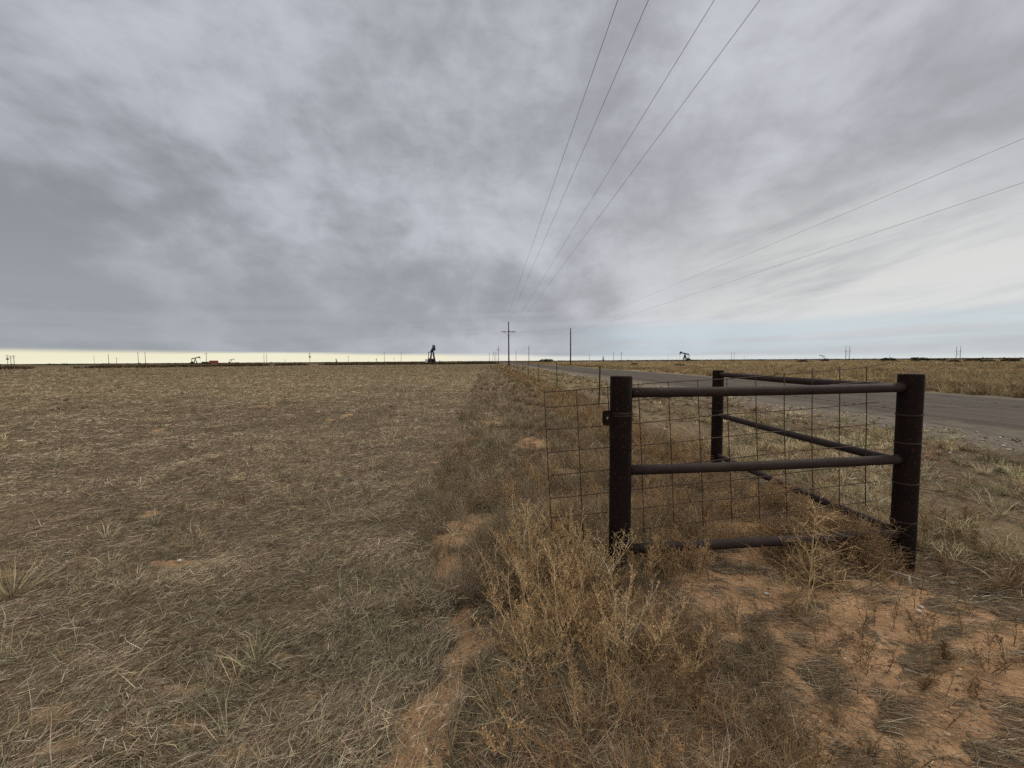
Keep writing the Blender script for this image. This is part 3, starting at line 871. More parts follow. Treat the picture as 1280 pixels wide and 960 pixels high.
cp = cross_pole(); cp.location = (3.9, 92, -.25)
props(cp, 'dark wooden pole with one braced crossarm, nearest of the line along the fence', 'utility pole', 'poles of the line along the fence')
for yy, lab in ((240, 'smaller wooden crossarm pole, second along the line beside the fence'), (390, 'faint wooden crossarm pole, third along the line beside the fence')):
    c = copy_tree(cp); c.location = (4.0, yy, -.25); c.rotation_euler = (0, 0, R(2)); c['label'] = lab

def plain_pole(top=9.1):
    root = empty('utility_pole')
    mb = MB(); mb.tube([(0, 0, -.5), (0, 0, 3), (0, 0, 6), (0, 0, top)], [.17, .155, .14, .12], 14); mb.build('pole_shaft', M['pole'], root, True)
    mb = MB(); mb.tube([(0, 0, top), (0, 0, top + .1), (0, 0, top + .16), (0, 0, top + .22)], [.03, .07, .05, .03], 10); mb.build('insulator', M['insul'], root, True)
    mb = MB(); mb.tube([(-.12, 0, top - 1.15), (-.2, 0, top - 1.15), (-.26, 0, top - 1.15)], [.03, .06, .04], 10); mb.build('insulator', M['insul'], root, True)
    return root
pp = plain_pole(); pp.location = (19.2, 97, 0)
props(pp, 'tall bare wooden pole without crossarm, beyond the road near the picture centre', 'utility pole', 'bare poles along the far side of the road')
for yy, lab in ((207, 'bare wooden pole seen left of the nearest bare pole, over the road'), (317, 'third bare wooden pole, faint in the distance by the road')):
    c = copy_tree(pp); c.location = (19.2, yy, 0); c['label'] = lab

def cable(xx, z, y0, y1s, sag, lab, r=.0056):
    pts = []
    spans = [y0] + y1s
    for a, b in zip(spans[:-1], spans[1:]):
        for t in np.linspace(0, 1, 40)[(0 if not pts else 1):]:
            pts.append((xx, a + (b - a) * t, z - sag * 4 * t * (1 - t)))
    mb = MB(); mb.tube(pts, r, 6)
    o = mb.build('power_line', M['cable'], None, True)
    props(o, lab, 'power line', 'overhead wires')
for xx, lab in ((2.4, 'leftmost overhead wire rising from the crossarm pole to the top edge'), (2.97, 'second overhead wire from the left of the four above the fence'),
                (4.2, 'third overhead wire from the left of the four above the fence'), (5.05, 'rightmost of the four overhead wires above the fence')):
    cable(xx, 8.15, -56, [92, 240, 390], .12, lab)
cable(19.2, 9.3, -13, [97, 207, 317], .1, 'upper of the two overhead wires crossing the sky on the far right')
cable(18.95, 7.75, -13, [97, 207, 317], .25, 'lower of the two overhead wires crossing the sky on the far right')

# distant poles: X, Y, height, kind, label
def far_pole(h, kind, mat):
    root = empty('distant_pole')
    r = .22
    mb = MB()
    mb.tube([(0, 0, -.4), (0, 0, h)], [r, r * .75], 8); mb.build('pole_shaft', mat, root, True)
    if kind in ('arm', 'double', 'bank', 'fork'):
        mb = MB(); mb.bar((-1.5, 0, h - .9), (1.5, 0, h - .9), .2, .22); mb.build('crossarm', mat, root)
    if kind in ('double', 'bank'):
        mb = MB(); mb.bar((-1.2, 0, h - 2.9), (1.2, 0, h - 2.9), .2, .22); mb.build('crossarm', mat, root)
    if kind in ('bank', 'box'):
        for s in (-1, 1):
            mb = MB(); mb.tube([(s * .55, 0, h - 5.2), (s * .55, 0, h - 5.1), (s * .55, 0, h - 3.9), (s * .55, 0, h - 3.8)], [.3, .42, .42, .3], 10); mb.build('transformer', M['greysteel'] if kind == 'box' else M['black'], root, True)
    return root
def frame_pole(h, mat):
    root = empty('transmission_structure')
    for s in (-1, 1):
        mb = MB(); mb.tube([(s * 1.9, 0, -.4), (s * 1.9, 0, h)], [.3, .22], 8); mb.build('pole_shaft', mat, root, True)
    mb = MB(); mb.bar((-3.6, 0, h * .62), (3.6, 0, h * .62), .3, .35); mb.build('crossarm', mat, root)
    mb = MB(); mb.bar((-1.9, 0, h * .2), (1.9, 0, h * .58), .16, .16); mb.bar((1.9, 0, h * .2), (-1.9, 0, h * .58), .16, .16); mb.build('cross_brace', mat, root)
    return root
FP = [(-509.3, 448.1, 11, 'bank', 'far pole with a transformer bank, at the very left end of the horizon'),
      (-498.1, 441.0, 10, 'double', 'middle of three close far poles at the left end of the horizon'),
      (-473.2, 421.6, 10, 'double', 'rightmost of three close far poles at the left end of the horizon'),
      (-436.3, 462.7, 11, 'thin', 'thin faint far pole left of a darker one, far left horizon'),
      (-395.7, 434.7, 11, 'plain', 'dark plain far pole between the left end cluster and the pole pair'),
      (-439.0, 492.1, 8, 'arm', 'short far pole just right of the dark plain pole, left horizon'),
      (-337.2, 400.1, 12, 'plain', 'left one of two tall close far poles on the left horizon'),
      (-334.5, 404.7, 12, 'plain', 'right one of two tall close far poles on the left horizon'),
      (-277.1, 404.0, 11, 'fork', 'far pole with crossarm standing behind the low red building'),
      (-276.4, 501.5, 12, 'plain', 'left one of two close far poles right of the tilted small pump jack'),
      (-273.6, 502.1, 12, 'plain', 'right one of two close far poles right of the tilted small pump jack'),
      (-341.1, 679.7, 7, 'plain', 'short far pole left of the far pole carrying two transformers'),
      (-203.3, 459.1, 12, 'bank', 'far pole carrying crossarms and transformers, middle of the left horizon'),
      (-188.0, 535.8, 9, 'arm', 'far pole with one crossarm, right of the transformer pole'),
      (-160.7, 567.4, 7, 'box', 'short far pole carrying a pair of grey cans'),
      (-118.9, 450.5, 12, 'plain', 'tall plain far pole left of the large pump jack'),
      (-164.8, 685.1, 8, 'arm', 'short faint far pole just right of the tall plain one'),
      (-105.8, 474.5, 12, 'pale', 'tall pale far pole, nearest on the left of the large pump jack'),
      (-2.7, 452.7, 11, 'pale', 'pale far pole at the end of the fence line, left of the crossarm poles'),
      (142.1, 578.4, 10, 'arm', 'far pole with crossarm left of the small dark pump jack near centre'),
      (136.8, 444.4, 11, 'plain', 'dark plain far pole right of the small dark pump jack near centre'),
      (153.4, 468.4, 11, 'double', 'far pole with two crossarms, right of the small dark pump jack near centre'),
      (290.7, 647.9, 9, 'thin', 'thin faint far pole left of the black pump jack beyond the road'),
      (342.4, 557.0, 12, 'pale', 'left one of the pale pole pair right of the black pump jack'),
      (346.9, 557.8, 12, 'pale', 'right one of the pale pole pair right of the black pump jack'),
      (463.9, 715.1, 9, 'thin', 'thin faint far pole right of the pale pole pair'),
      (749.5, 720.0, 9, 'thin', 'thin faint far pole seen above the front rail, left of the right pipe post'),
      (1332.5, 1152.3, 8, 'thin', 'thin faint far pole just right of the right pipe post'),
      (1408.6, 1081.4, 9, 'thin', 'thin faint far pole right of the tall double structure'),
      (1229.5, 883.8, 10, 'thin', 'thin faint far pole at the right end of the horizon')]
pc = {}
for X0, Y0, hh, kind, lab in FP:
    mat = M['polepale'] if kind in ('pale', 'thin') else M['pole']
    if kind not in pc:
        pc[kind] = far_pole(11, kind, mat); o = pc[kind]
    else: o = copy_tree(pc[kind])
    o.location = (X0, Y0, 0); s = hh / 11; o.scale = (1, 1, s) if kind != 'thin' else (.7, .7, s)
    o.rotation_euler = (0, 0, math.atan2(-X0, Y0) + R(8))
    props(o, lab, 'utility pole', 'far poles along the horizon')
fr = frame_pole(18, M['polepale'])
for i, (X0, Y0, lab) in enumerate(((464.6, 501.6, 'far double pole structure between the grey pump jack and the right pipe post'), (666.5, 540.8, 'tall far double pole structure right of the right pipe post'))):
    o = fr if i == 0 else copy_tree(fr)
    o.location = (X0, Y0, 0); o.rotation_euler = (0, 0, math.atan2(-X0, Y0)); props(o, lab, 'transmission structure', 'far double pole structures')
# lattice-like leaning mast at the end of the fence line
root = empty('lattice_mast', (2.0, 433.6, 0))
props(root, 'narrow far mast on spread legs between the small poles at the end of the fence', 'mast')
mb = MB()
for sx in (-1, 1):
    for sy in (-1, 1): mb.tube([(sx * 1.5, sy * 1.5, 0), (.1 * sx, .1 * sy, 11.5)], [.13, .1], 6)
mb.build('leg', M['pole'], root)
mb = MB()
for k in range(5):
    z0 = k * 2.1; w0 = 1.5 * (1 - z0 / 12); w1 = 1.5 * (1 - (z0 + 2.1) / 12)
    for s in (-1, 1):
        mb.bar((-w0, s * w0, z0), (w1, s * w1, z0 + 2.1), .08, .08); mb.bar((s * w0, w0, z0), (s * w1, -w1, z0 + 2.1), .08, .08)
mb.build('bracing', M['pole'], root)

# ------------------------------------------------------------------ pump jacks
def pump_jack(ms, mb_, beam_tilt=0.0):
    """beam runs along local x, horse head at -x"""
    root = empty('pump_jack')
    a = beam_tilt
    top = Vector((0, 0, 6.3))
    def B(x, z, y=0): return (top.x + x * math.cos(a) - z * math.sin(a), y, top.z + x * math.sin(a) + z * math.cos(a))
    m = MB(); m.bar((-2.2, -.9, .25), (5.4, -.9, .3), .45, .6); m.bar((-2.2, .9, .3), (5.4, .9, .3), .45, .6)
    for xx in (-2, 0, 2, 3.6, 5.2): m.bar((xx, -1, .3), (xx, 1, .3), .3, .35)
    m.build('base_skid', mb_, root)
    m = MB()
    for sx in (-1.5, 1.2):
        for sy in (-1, 1): m.bar((sx, sy * 1.0, .4), (0, sy * .25, 6.0), .42, .42)
    for zz in (2.2, 4.1):
        k = 1 - zz / 6.4
        m.bar((-1.5 * k, -1.0 * k - .1, zz), (-1.5 * k, 1.0 * k + .1, zz), .15, .15); m.bar((1.2 * k, -1.0 * k - .1, zz), (1.2 * k, 1.0 * k + .1, zz), .15, .15)
    m.box((0, 0, 6.05), (.8, .8, .3))
    m.build('samson_post', ms, root)
    m = MB(); m.bar(B(-3.6, .15), B(3.2, .15), .6, .95); beam = m.build('walking_beam', ms, root)
    hd = [(-3.3, 1.0), (-3.9, 1.15), (-4.35, .75), (-4.6, .1), (-4.62, -.6), (-4.45, -1.3), (-4.15, -1.55), (-3.75, -.6), (-3.45, -.2)]
    m = MB(); m.prism([(B(x, z)[0], B(x, z)[2]) for x, z in hd], -.5, .5); m.build('horse_head', ms, root)
    hx = B(-4.62, -.2)[0]
    m = MB(); m.tube([(hx, 0, B(-4.62, -.4)[2]), (hx, 0, 2.4)], .05, 6); m.bar((hx, -.35, 2.4), (hx, .35, 2.4), .12, .18); m.tube([(hx, 0, 2.4), (hx, 0, 1.2)], .045, 6); m.build('bridle_cable', mb_, root)
    m = MB(); m.tube([(hx, 0, 0), (hx, 0, .5), (hx, 0, .55), (hx, 0, 1.3)], [.25, .25, .14, .12], 10); m.bar((hx - .5, 0, .8), (hx + .5, 0, .8), .16, .16); m.build('wellhead', mb_, root)
    m = MB(); m.box((2.7, 0, 1.4), (2.1, 1.6, 1.9)); m.box((2.7, 0, 2.3), (.9, .9, .3)); m.build('gear_box', mb_, root)
    ca = R(-60)
    ex, ez = 2.7 + 1.5 * math.cos(ca), 1.7 + 1.5 * math.sin(ca) + .3
    tl = B(3.1, 0)
    for s in (-1, 1):
        m = MB(); m.bar((2.7 - .9 * math.cos(ca), s * .95, 1.9 - .9 * math.sin(ca)), (ex, s * .95, ez), .22, .4)
        cw = [(2.7 + math.cos(t) * .95 + 1.0 * math.cos(ca), 1.75 + math.sin(t) * .95 + .6 * math.sin(ca)) for t in np.linspace(0, 2 * PI, 14)[:-1]]
        m.prism(cw, s * 1.02 - .14, s * 1.02 + .14); m.build('counterweight', mb_, root)
        m = MB(); m.bar((ex, s * 1.24, ez), (tl[0], s * 1.0, tl[2]), .24, .24); m.build('pitman_arm', ms, root)
    m = MB(); m.bar((tl[0], -1.1, tl[2]), (tl[0], 1.1, tl[2]), .2, .25); m.build('equalizer', ms, root)
    m = MB(); m.box((4.6, 0, 1.0), (1.1, .9, .9)); m.tube([(4.6, -.5, 1.2), (4.6, -.62, 1.2)], .45, 14); m.build('motor', mb_, root)
    return root
pj = pump_jack(M['bluesteel'], M['black'], R(-16)); pj.scale = (1.12, 1.25, 1.12)
pj.location = (-30.4, 207.2, 0); pj.rotation_euler = (0, 0, R(109))
props(pj, 'large dark pump jack seen end-on at the far edge of the stubble field', 'pump jack', 'pump jacks in the oil field')
pj2 = pump_jack(M['black'], M['black'], R(-14)); pj2.location = (190.8, 387.3, 0); pj2.rotation_euler = (0, 0, R(-50)); pj2.scale = (1.15, 1.3, 1.15)
props(pj2, 'black pump jack facing left in the pasture beyond the road', 'pump jack', 'pump jacks in the oil field')
pj3 = copy_tree(pj2); pj3.location = (-378.5, 531.7, 0); pj3.rotation_euler = (0, 0, R(180 + 35 - 10))
props(pj3, 'black pump jack facing right, beside the low red building on the left horizon', 'pump jack')
pj4 = copy_tree(pj); pj4.location = (-529.8, 843.5, 0); pj4.rotation_euler = (0, 0, R(215)); pj4['label'] = 'tiny dark pump jack right of the low red building'
pj5 = copy_tree(pj2); pj5.location = (-383.2, 1009.1, 0); pj5.rotation_euler = (0, 0, R(100)); pj5['label'] = 'tiny dark pump jack midway along the left horizon'
pj6 = copy_tree(pj2); pj6.location = (221.8, 788.9, 0); pj6.rotation_euler = (0, 0, R(70)); pj6['label'] = 'tiny dark pump jack right of the bare wooden pole near centre'
pj7 = pump_jack(M['greysteel'], M['greysteel'], R(-12)); pj7.location = (566.0, 658.7, 0); pj7.rotation_euler = (0, 0, R(-40))
props(pj7, 'pale grey pump jack facing left, just above the rear rail on the right horizon', 'pump jack', 'pump jacks in the oil field')

# white control box and well pipe beside the large pump jack
root = empty('control_cabinet', (-33.2, 206.0, 0)); props(root, 'pale control cabinet on legs left of the large pump jack', 'cabinet')
m = MB(); m.box((0, 0, 1.55), (1.2, .7, 1.5)); m.build('cabinet_body', M['whitepaint'], root)
m = MB(); m.bar((-.65, 0, 2.36), (.65, 0, 2.36), .8, .1); m.build('cabinet_roof', M['greysteel'], root)
for s in (-1, 1):
    m = MB(); m.bar((s * .5, 0, 0), (s * .5, 0, .8), .12, .12); m.build('leg', M['greysteel'], root)
root = empty('well_valve', (-26.6, 206.6, 0)); props(root, 'short dark valve stand right of the large pump jack', 'valve stand')
m = MB(); m.tube([(0, 0, 0), (0, 0, 1.7)], [.2, .17], 10); m.bar((-.55, 0, 1.1), (.55, 0, 1.1), .26, .3); m.build('valve_body', M['black'], root, True)
m = MB(); m.ring((0, 0, 1.85), .3, .05); m.tube([(0, 0, 1.7), (0, 0, 1.9)], .05, 8); m.build('hand_wheel', M['black'], root, True)

# low red building on the left horizon
root = empty('red_shed', (-335.6, 497.4, 0), R(34)); root.scale = (1.15, 1.15, 1.5); props(root, 'low red building with a dark lean-to at its left, on the left horizon', 'building')
m = MB(); m.box((2, 0, .9), (7.4, 5, 1.8)); m.build('wall', M['redpaint'], root)
m = MB(); m.prism([(-2.0, 1.8), (6.0, 1.8), (5.6, 2.6), (-1.6, 2.6)], -2.8, 2.8); m.build('roof', M['redpaint'], root)
m = MB(); m.box((-5.0, 0, .85), (6.2, 4, 1.7)); m.build('lean_to', M['black'], root)
m = MB(); m.box((-.9, -2.55, .8), (1.0, .12, 1.6)); m.build('door', M['black'], root)
# tank on the right horizon
root = empty('storage_tank', (947.4, 853.8, 0)); props(root, 'low dark storage tank left of the right pipe post on the horizon', 'tank')
m = MB(); m.tube([(0, 0, 0), (0, 0, 2.6)], 6.0, 28); m.build('tank_shell', M['pole'], root, True)
m = MB(); m.tube([(0, 0, 2.6), (0, 0, 3.5), (0, 0, 3.7)], [6.1, 2.0, .3], 28); m.build('tank_roof', M['pole'], root)

# mesquite bushes in the pasture
BS = [(99.29, 123.31, .8, 'dark low bush in the pasture behind the left end of the rear rail'), (142.1, 164.54, .9, 'dark bush right of the first one, above the rear rail'),
      (169.5, 163.17, 1.3, 'dark bush above the front rail, left of the right pipe post'), (164.4, 145.82, 1.3, 'dark bush just right of the right pipe post'),
      (186.0, 161.0, .9, 'small dark bush behind the edge of the right pipe post'), (165.7, 139.9, .8, 'small dark bush, second right of the right pipe post'),
      (122.7, 100.65, .7, 'wide dark bush, third right of the right pipe post'), (144.6, 113.6, 1.0, 'dark bush, fourth right of the right pipe post'),
      (124.4, 94.4, .7, 'dark low bush left of the last two at the right edge'), (133.4, 96.5, .9, 'wide dark bush at the right edge of the pasture'),
      (34.5, 95.4, .5, 'small dark bush beside the road near the bare pole'), (34.0, 70.9, .5, 'small brown bush across the road behind the left pipe post'),
      (38.9, 298.4, 2.0, 'left one of two far bushes between the bare poles'), (42.6, 298.3, 2.0, 'right one of two far bushes between the bare poles')]
for i, (X0, Y0, s, lab) in enumerate(BS):
    root = empty('mesquite_bush', (X0, Y0, 0), random.uniform(0, 6)); props(root, lab, 'bush', 'dark bushes in the pasture')
    leaf_clump(2.3 * s, 1.35 * s, 420, (.05, .042, .026), .22 * s).build('crown', M['bush'], root)
    m = MB()
    for k in range(5):
        a = random.uniform(0, 2 * PI); m.tube([(0, 0, -.05), (.4 * s * math.cos(a), .4 * s * math.sin(a), .5 * s), (1.1 * s * math.cos(a), 1.1 * s * math.sin(a), 1.0 * s)], [.07 * s, .05 * s, .02 * s], 6)
    m.build('trunk', M['pole'], root)

# ------------------------------------------------------------------ near weeds (each plant a thing)
def jit(c, k=.2):
    f = math.exp(random.gauss(0, k)); return (c[0] * f, c[1] * f, c[2] * f)
def grow_stem(mb, p, d, L, r, n, droop, wob, col, sides=4):
    pts = [Vector(p)]; rad = [r]; d = Vector(d).normalized()
    for i in range(n):
        d = (d + Vector((random.gauss(0, wob), random.gauss(0, wob), random.gauss(0, wob) - droop))).normalized()
        pts.append(pts[-1] + d * (L / n)); rad.append(r * (1 - .7 * (i + 1) / n))
    mb.tube(pts, rad, sides, False, col)
    return pts
def bract(mb, p, size, col):
    u = Vector((random.gauss(0, 1), random.gauss(0, 1), random.gauss(0, 1))).normalized(); v = u.orthogonal().normalized()
    p = Vector(p)
    mb.add([tuple(p - u * size * .2), tuple(p + v * size * .35), tuple(p + u * size), tuple(p - v * size * .35)], [(0, 1, 2, 3)], col)

def kochia(h, nb, spread, stem, twig, seed, bracts=1.0, stems=1, sub=5):
    """upright much branched dead weed"""
    mb = MB()
    for q in range(stems):
        a0 = random.uniform(0, 2 * PI); ln = 0.12 if stems == 1 else random.uniform(.15, .45)
        d0 = Vector((math.cos(a0) * ln, math.sin(a0) * ln, 1))
        hh = h * random.uniform(.75, 1.0)
        sc = jit(stem, .12)
        pts = grow_stem(mb, (random.uniform(-.02, .02), random.uniform(-.02, .02), -.02), d0, hh, .0024 * random.uniform(.7, 1.1), 8, 0, .07, sc)
        for b in range(nb):
            t = random.uniform(.08, .95); i = min(int(t * 8), 7); f = t * 8 - i
            p = pts[i].lerp(pts[i + 1], f)
            a = random.uniform(0, 2 * PI); e = random.uniform(.5, 1.15)
            bl = hh * spread * random.uniform(.35, 1) * (1.05 - .75 * t)
            bp = grow_stem(mb, p, (math.cos(a) * math.cos(e), math.sin(a) * math.cos(e), math.sin(e)), bl, .0013, 4, -.04, .1, jit(stem if random.random() < .6 else twig, .2), 3)
            for k in range(sub):
                j = random.randint(1, 3); p2 = bp[j].lerp(bp[j + 1], random.random())
                a2 = random.uniform(0, 2 * PI); e2 = random.uniform(.2, 1.3)
                tp = grow_stem(mb, p2, (math.cos(a2) * math.cos(e2), math.sin(a2) * math.cos(e2), math.sin(e2)), bl * random.uniform(.15, .4), .0008, 2, 0, .15, jit(twig, .25), 3)
                for m_ in range(int(3 * bracts + random.random())):
                    bract(mb, tp[random.randint(0, 1)].lerp(tp[-1], random.random()), random.uniform(.004, .009), jit(seed, .3))
            for m_ in range(int(5 * bracts)):
                bract(mb, bp[random.randint(0, 3)].lerp(bp[-1], random.random()), random.uniform(.004, .010), jit(seed, .3))
    return mb

TAN = (.50, .38, .22); PALE = (.60, .49, .33); OR = (.34, .215, .11); BR = (.235, .16, .092); GR = (.25, .195, .13); DK = (.13, .092, .06)
protos = {}
def proto_set(key, fn, k):
    protos[key] = []
    for i in range(k):
        o = fn().build('dead_weed', M['weed']); COL.objects.unlink(o)
        protos[key].append(o)
proto_set('tall', lambda: kochia(random.uniform(.46, .56), 20, .36, (.62, .47, .28), (.47, .325, .17), (.40, .255, .125), .5, 3, 5), 5)
proto_set('orange', lambda: kochia(random.uniform(.28, .36), 16, .5, (.45, .32, .18), (.37, .245, .13), (.34, .215, .11), .6, 3, 5), 5)
proto_set('grey', lambda: kochia(random.uniform(.2, .28), 16, .7, (.30, .225, .14), GR, BR, .4, 5), 4)
proto_set('brown', lambda: kochia(random.uniform(.16, .24), 16, .75, (.28, .195, .11), BR, (.24, .15, .08), .5, 4), 4)
def sprout():
    mb = kochia(random.uniform(.12, .2), 6, .5, (.20, .14, .085), BR, DK, .3, 1, 2)
    return mb
proto_set('sprout', sprout, 5)

def plant(key, x, y, s, lab, cat, grp, name='dead_weed', tilt=.12):
    o = random.choice(protos[key]).copy(); o.name = name
    COL.objects.link(o)
    o.location = (x, y, h1(x, y)); o.scale = (s, s, s * random.uniform(.9, 1.1))
    o.rotation_euler = (random.gauss(0, tilt), random.gauss(0, tilt), random.uniform(0, 2 * PI))
    props(o, lab, cat, grp)
    return o
def zone(key, n, fn, srange, lab, cat, grp, mind=.06, name='dead_weed', tilt=.12):
    pts = []; tries = 0
    while len(pts) < n and tries < n * 60:
        tries += 1
        p = fn()
        if p is None or any((p[0] - q[0]) ** 2 + (p[1] - q[1]) ** 2 < mind ** 2 for q in pts): continue
        if min(math.hypot(p[0] - q[0], p[1] - q[1]) for q in (LP, RP, BP)) < .10: continue
        pts.append(p); plant(key, p[0], p[1], random.uniform(*srange), lab, cat, grp, name, tilt)
def box(x0, x1, y0, y1, smax=.6):
    def f():
        x, y = random.uniform(x0, x1), random.uniform(y0, y1)
        return None if float(sand(x, y)) > smax else (x, y)
    return f
def front():
    x, y = random.gauss(.38, .2), random.uniform(1.5, 2.75)
    return None if (x > .52 and y > 1.7 and random.random() < .9) or x < .02 or x > .95 else (x, y)
zone('tall', 46, front, (.55, 1.0), 'tall tan branching dead weed in the thicket before the bracketed pipe post', 'dead weed', 'tan weeds in the thicket at the bracketed post', .07)
zone('orange', 26, lambda: (random.gauss(.42, .25), random.uniform(1.1, 2.6)), (.5, .95), 'low orange brown twiggy weed in the thicket near the bottom centre', 'dead weed', 'orange weeds low in the front thicket', .07)
zone('brown', 13, lambda: (random.gauss(.6, .22), random.uniform(1.05, 1.9)), (.7, 1.1), 'dark brown brushy weed on the bottom edge right of the thicket', 'dead weed', 'brown brushy weeds right of the front thicket', .07)
zone('orange', 44, box(.9, 2.65, 2.75, 5.4, .7), (.6, 1.1), 'orange brown weed inside the pipe brace behind the wire panel', 'dead weed', 'orange weeds inside the pipe brace', .1)
zone('grey', 20, box(.9, 2.6, 2.6, 4.6), (.7, 1.2), 'grey brown weed on the ground inside the pipe brace', 'dead weed', 'grey weeds inside the pipe brace', .1)
zone('grey', 34, box(-.55, .75, 2.6, 5.6), (.7, 1.25), 'grey brown dry weed left of the free end of the wire panel', 'dead weed', 'grey weeds left of the wire panel', .1)
zone('orange', 14, lambda: (random.gauss(.35, .2), random.uniform(2.7, 4.4)), (.7, 1.2), 'orange brown weed standing behind the free end of the wire panel', 'dead weed', 'orange weeds at the free end of the wire panel', .1)
zone('brown', 26, lambda: (random.uniform(2.75, 3.9), random.uniform(1.7, 3.1)), (.5, .95), 'brown brushy weed right of the right pipe post', 'dead weed', 'brown weeds right of the right pipe post', .09)
zone('orange', 12, lambda: (random.uniform(2.1, 2.75), random.uniform(2.35, 2.75)), (.5, .9), 'orange brown weed crowding the foot of the right pipe post', 'dead weed', 'weeds at the foot of the right pipe post', .07)
zone('orange', 18, lambda: (random.uniform(2.45, 2.9), random.uniform(2.65, 3.6)), (.8, 1.2), 'orange brown weed burying the near end of the low side rail', 'dead weed', 'weeds over the low side rail', .08)
zone('orange', 14, lambda: (random.uniform(.9, 1.3), random.uniform(2.2, 2.5)), (.6, 1.0), 'orange brown weed hiding the left half of the bottom rail', 'dead weed', 'weeds before the left half of the bottom rail', .06)
zone('sprout', 64, lambda: (random.uniform(.95, 2.6), random.uniform(1.1, 2.3)), (.6, 1.25), 'small dark dead sprout standing on bare sand at the lower right', 'dead weed', 'dark sprouts on the bare sand', .08, 'dead_sprout', .2)
zone('grey', 18, lambda: (random.uniform(.85, 1.35), random.uniform(1.1, 1.9)), (.4, .75), 'low grey twiggy weed between the front thicket and the bare sand', 'dead weed', 'grey weeds beside the bare sand', .08)
zone('brown', 8, lambda: (random.uniform(1.5, 2.1), random.uniform(1.35, 1.95)), (.5, .9), 'low dark brown weed amid the bare sand at the lower right', 'dead weed', 'brown weeds amid the bare sand', .1)
zone('grey', 16, box(-3.2, -.4, 1.5, 4.5, .4), (.35, .7), 'small grey twiggy weed poking out of the flattened straw', 'dead weed', 'grey weeds poking out of the straw', .25)

# the wispy tumbleweed with one straight stem in front of the bottom rail
def wispy():
    mb = MB()
    st = grow_stem(mb, (0, 0, -.03), (.0, -.02, 1), .62, .0046, 10, 0, .022, (.52, .40, .23), 6)
    for b in range(70):
        t = random.uniform(.04, .97); i = min(int(t * 10), 9); p = st[i].lerp(st[i + 1], t * 10 - i)
        a = random.uniform(0, 2 * PI); e = random.uniform(.0, .95)
        L = random.uniform(.14, .40) * (1.1 - .6 * t)
        bp = grow_stem(mb, p, (math.cos(a) * math.cos(e), math.sin(a) * math.cos(e), math.sin(e)), L, .0015, 6, .05 * random.uniform(-.3, 1), .09, jit((.42, .30, .16), .25), 3)
        for k in range(7):
            j = random.randint(1, 5); p2 = bp[j].lerp(bp[j + 1], random.random())
            a2 = a + random.gauss(0, .7); e2 = random.uniform(-.3, .8)
            tp = grow_stem(mb, p2, (math.cos(a2) * math.cos(e2), math.sin(a2) * math.cos(e2), math.sin(e2)), L * random.uniform(.15, .4), .0011, 3, .03, .12, jit((.40, .275, .145), .25), 3)
            for m_ in range(2): bract(mb, tp[random.randint(0, 2)].lerp(tp[-1], random.random()), .006, jit(OR, .3))
    return mb
o = wispy().build('dead_weed', M['weed']); o.location = (1.62, 1.93, h1(1.62, 1.93)); o.rotation_euler = (.05, 0, 0)
props(o, 'wispy tan dead weed with one straight upright stem before the bottom rail', 'dead weed')

# tangled tumbleweed lodged against the right post
def tumble(rx, rz, n, cols):
    mb = MB()
    for i in range(n):
        a = random.uniform(0, 2 * PI); e = random.uniform(-.1, 1.45)
        d = Vector((math.cos(a) * math.cos(e), math.sin(a) * math.cos(e), math.sin(e)))
        L = random.uniform(.6, 1.0)
        pts = [Vector((0, 0, .03))]; dd = d.copy(); rad = [.0026]
        for k in range(6):
            dd = (dd + Vector((random.gauss(0, .24), random.gauss(0, .24), random.gauss(0, .2)))).normalized()
            st_ = dd * L / 6; pts.append(pts[-1] + Vector((st_.x * rx, st_.y * rx, st_.z * rz))); rad.append(.0026 * (1 - .12 * k))
        c = jit(random.choice(cols), .25)
        mb.tube(pts, [r * .6 for r in rad], 3, False, c)
        for k in range(9):
            j = random.randint(1, 5); p = pts[j].lerp(pts[j + 1], random.random())
            u = Vector((random.gauss(0, 1), random.gauss(0, 1), random.gauss(0, .7))).normalized()
            grow_stem(mb, p, u, random.uniform(.04, .14), .0011, 3, 0, .25, jit(random.choice(cols), .3), 3)
    return mb
TC = [(.24, .145, .072), (.31, .20, .105), (.15, .098, .058), (.40, .30, .18)]
for (x, y, rx, rz, n, lab) in ((2.44, 2.50, .36, .40, 330, 'dense brown tumbleweed piled against the left side of the right pipe post'),
                               (2.10, 2.60, .34, .34, 240, 'tangled brown tumbleweed heaped behind the bottom rail, left of the piled one'),
                               (1.95, 2.30, .26, .18, 140, 'low flattened orange tumbleweed in front of the bottom rail')):
    o = tumble(rx, rz, n, TC).build('tumbleweed', M['weed']); o.location = (x, y, h1(x, y))
    props(o, lab, 'tumbleweed')

# three pale stems standing out of the thicket
for x, y, s, lab in ((.60, 2.16, 1.12, 'pale slender dead weed crossing the foot of the bracketed pipe post'), (.18, 2.35, 1.1, 'pale forked dead weed at the left end of the thicket'), (.53, 1.62, 1.0, 'palest of the tall dead weeds, front centre of the thicket')):
    o = kochia(.5, 14, .55, PALE, (.46, .36, .22), (.36, .25, .13), .6, 3, 3).build('dead_weed', M['weed'])
    o.location = (x, y, h1(x, y)); o.scale = (s, s, s); props(o, lab, 'dead weed')
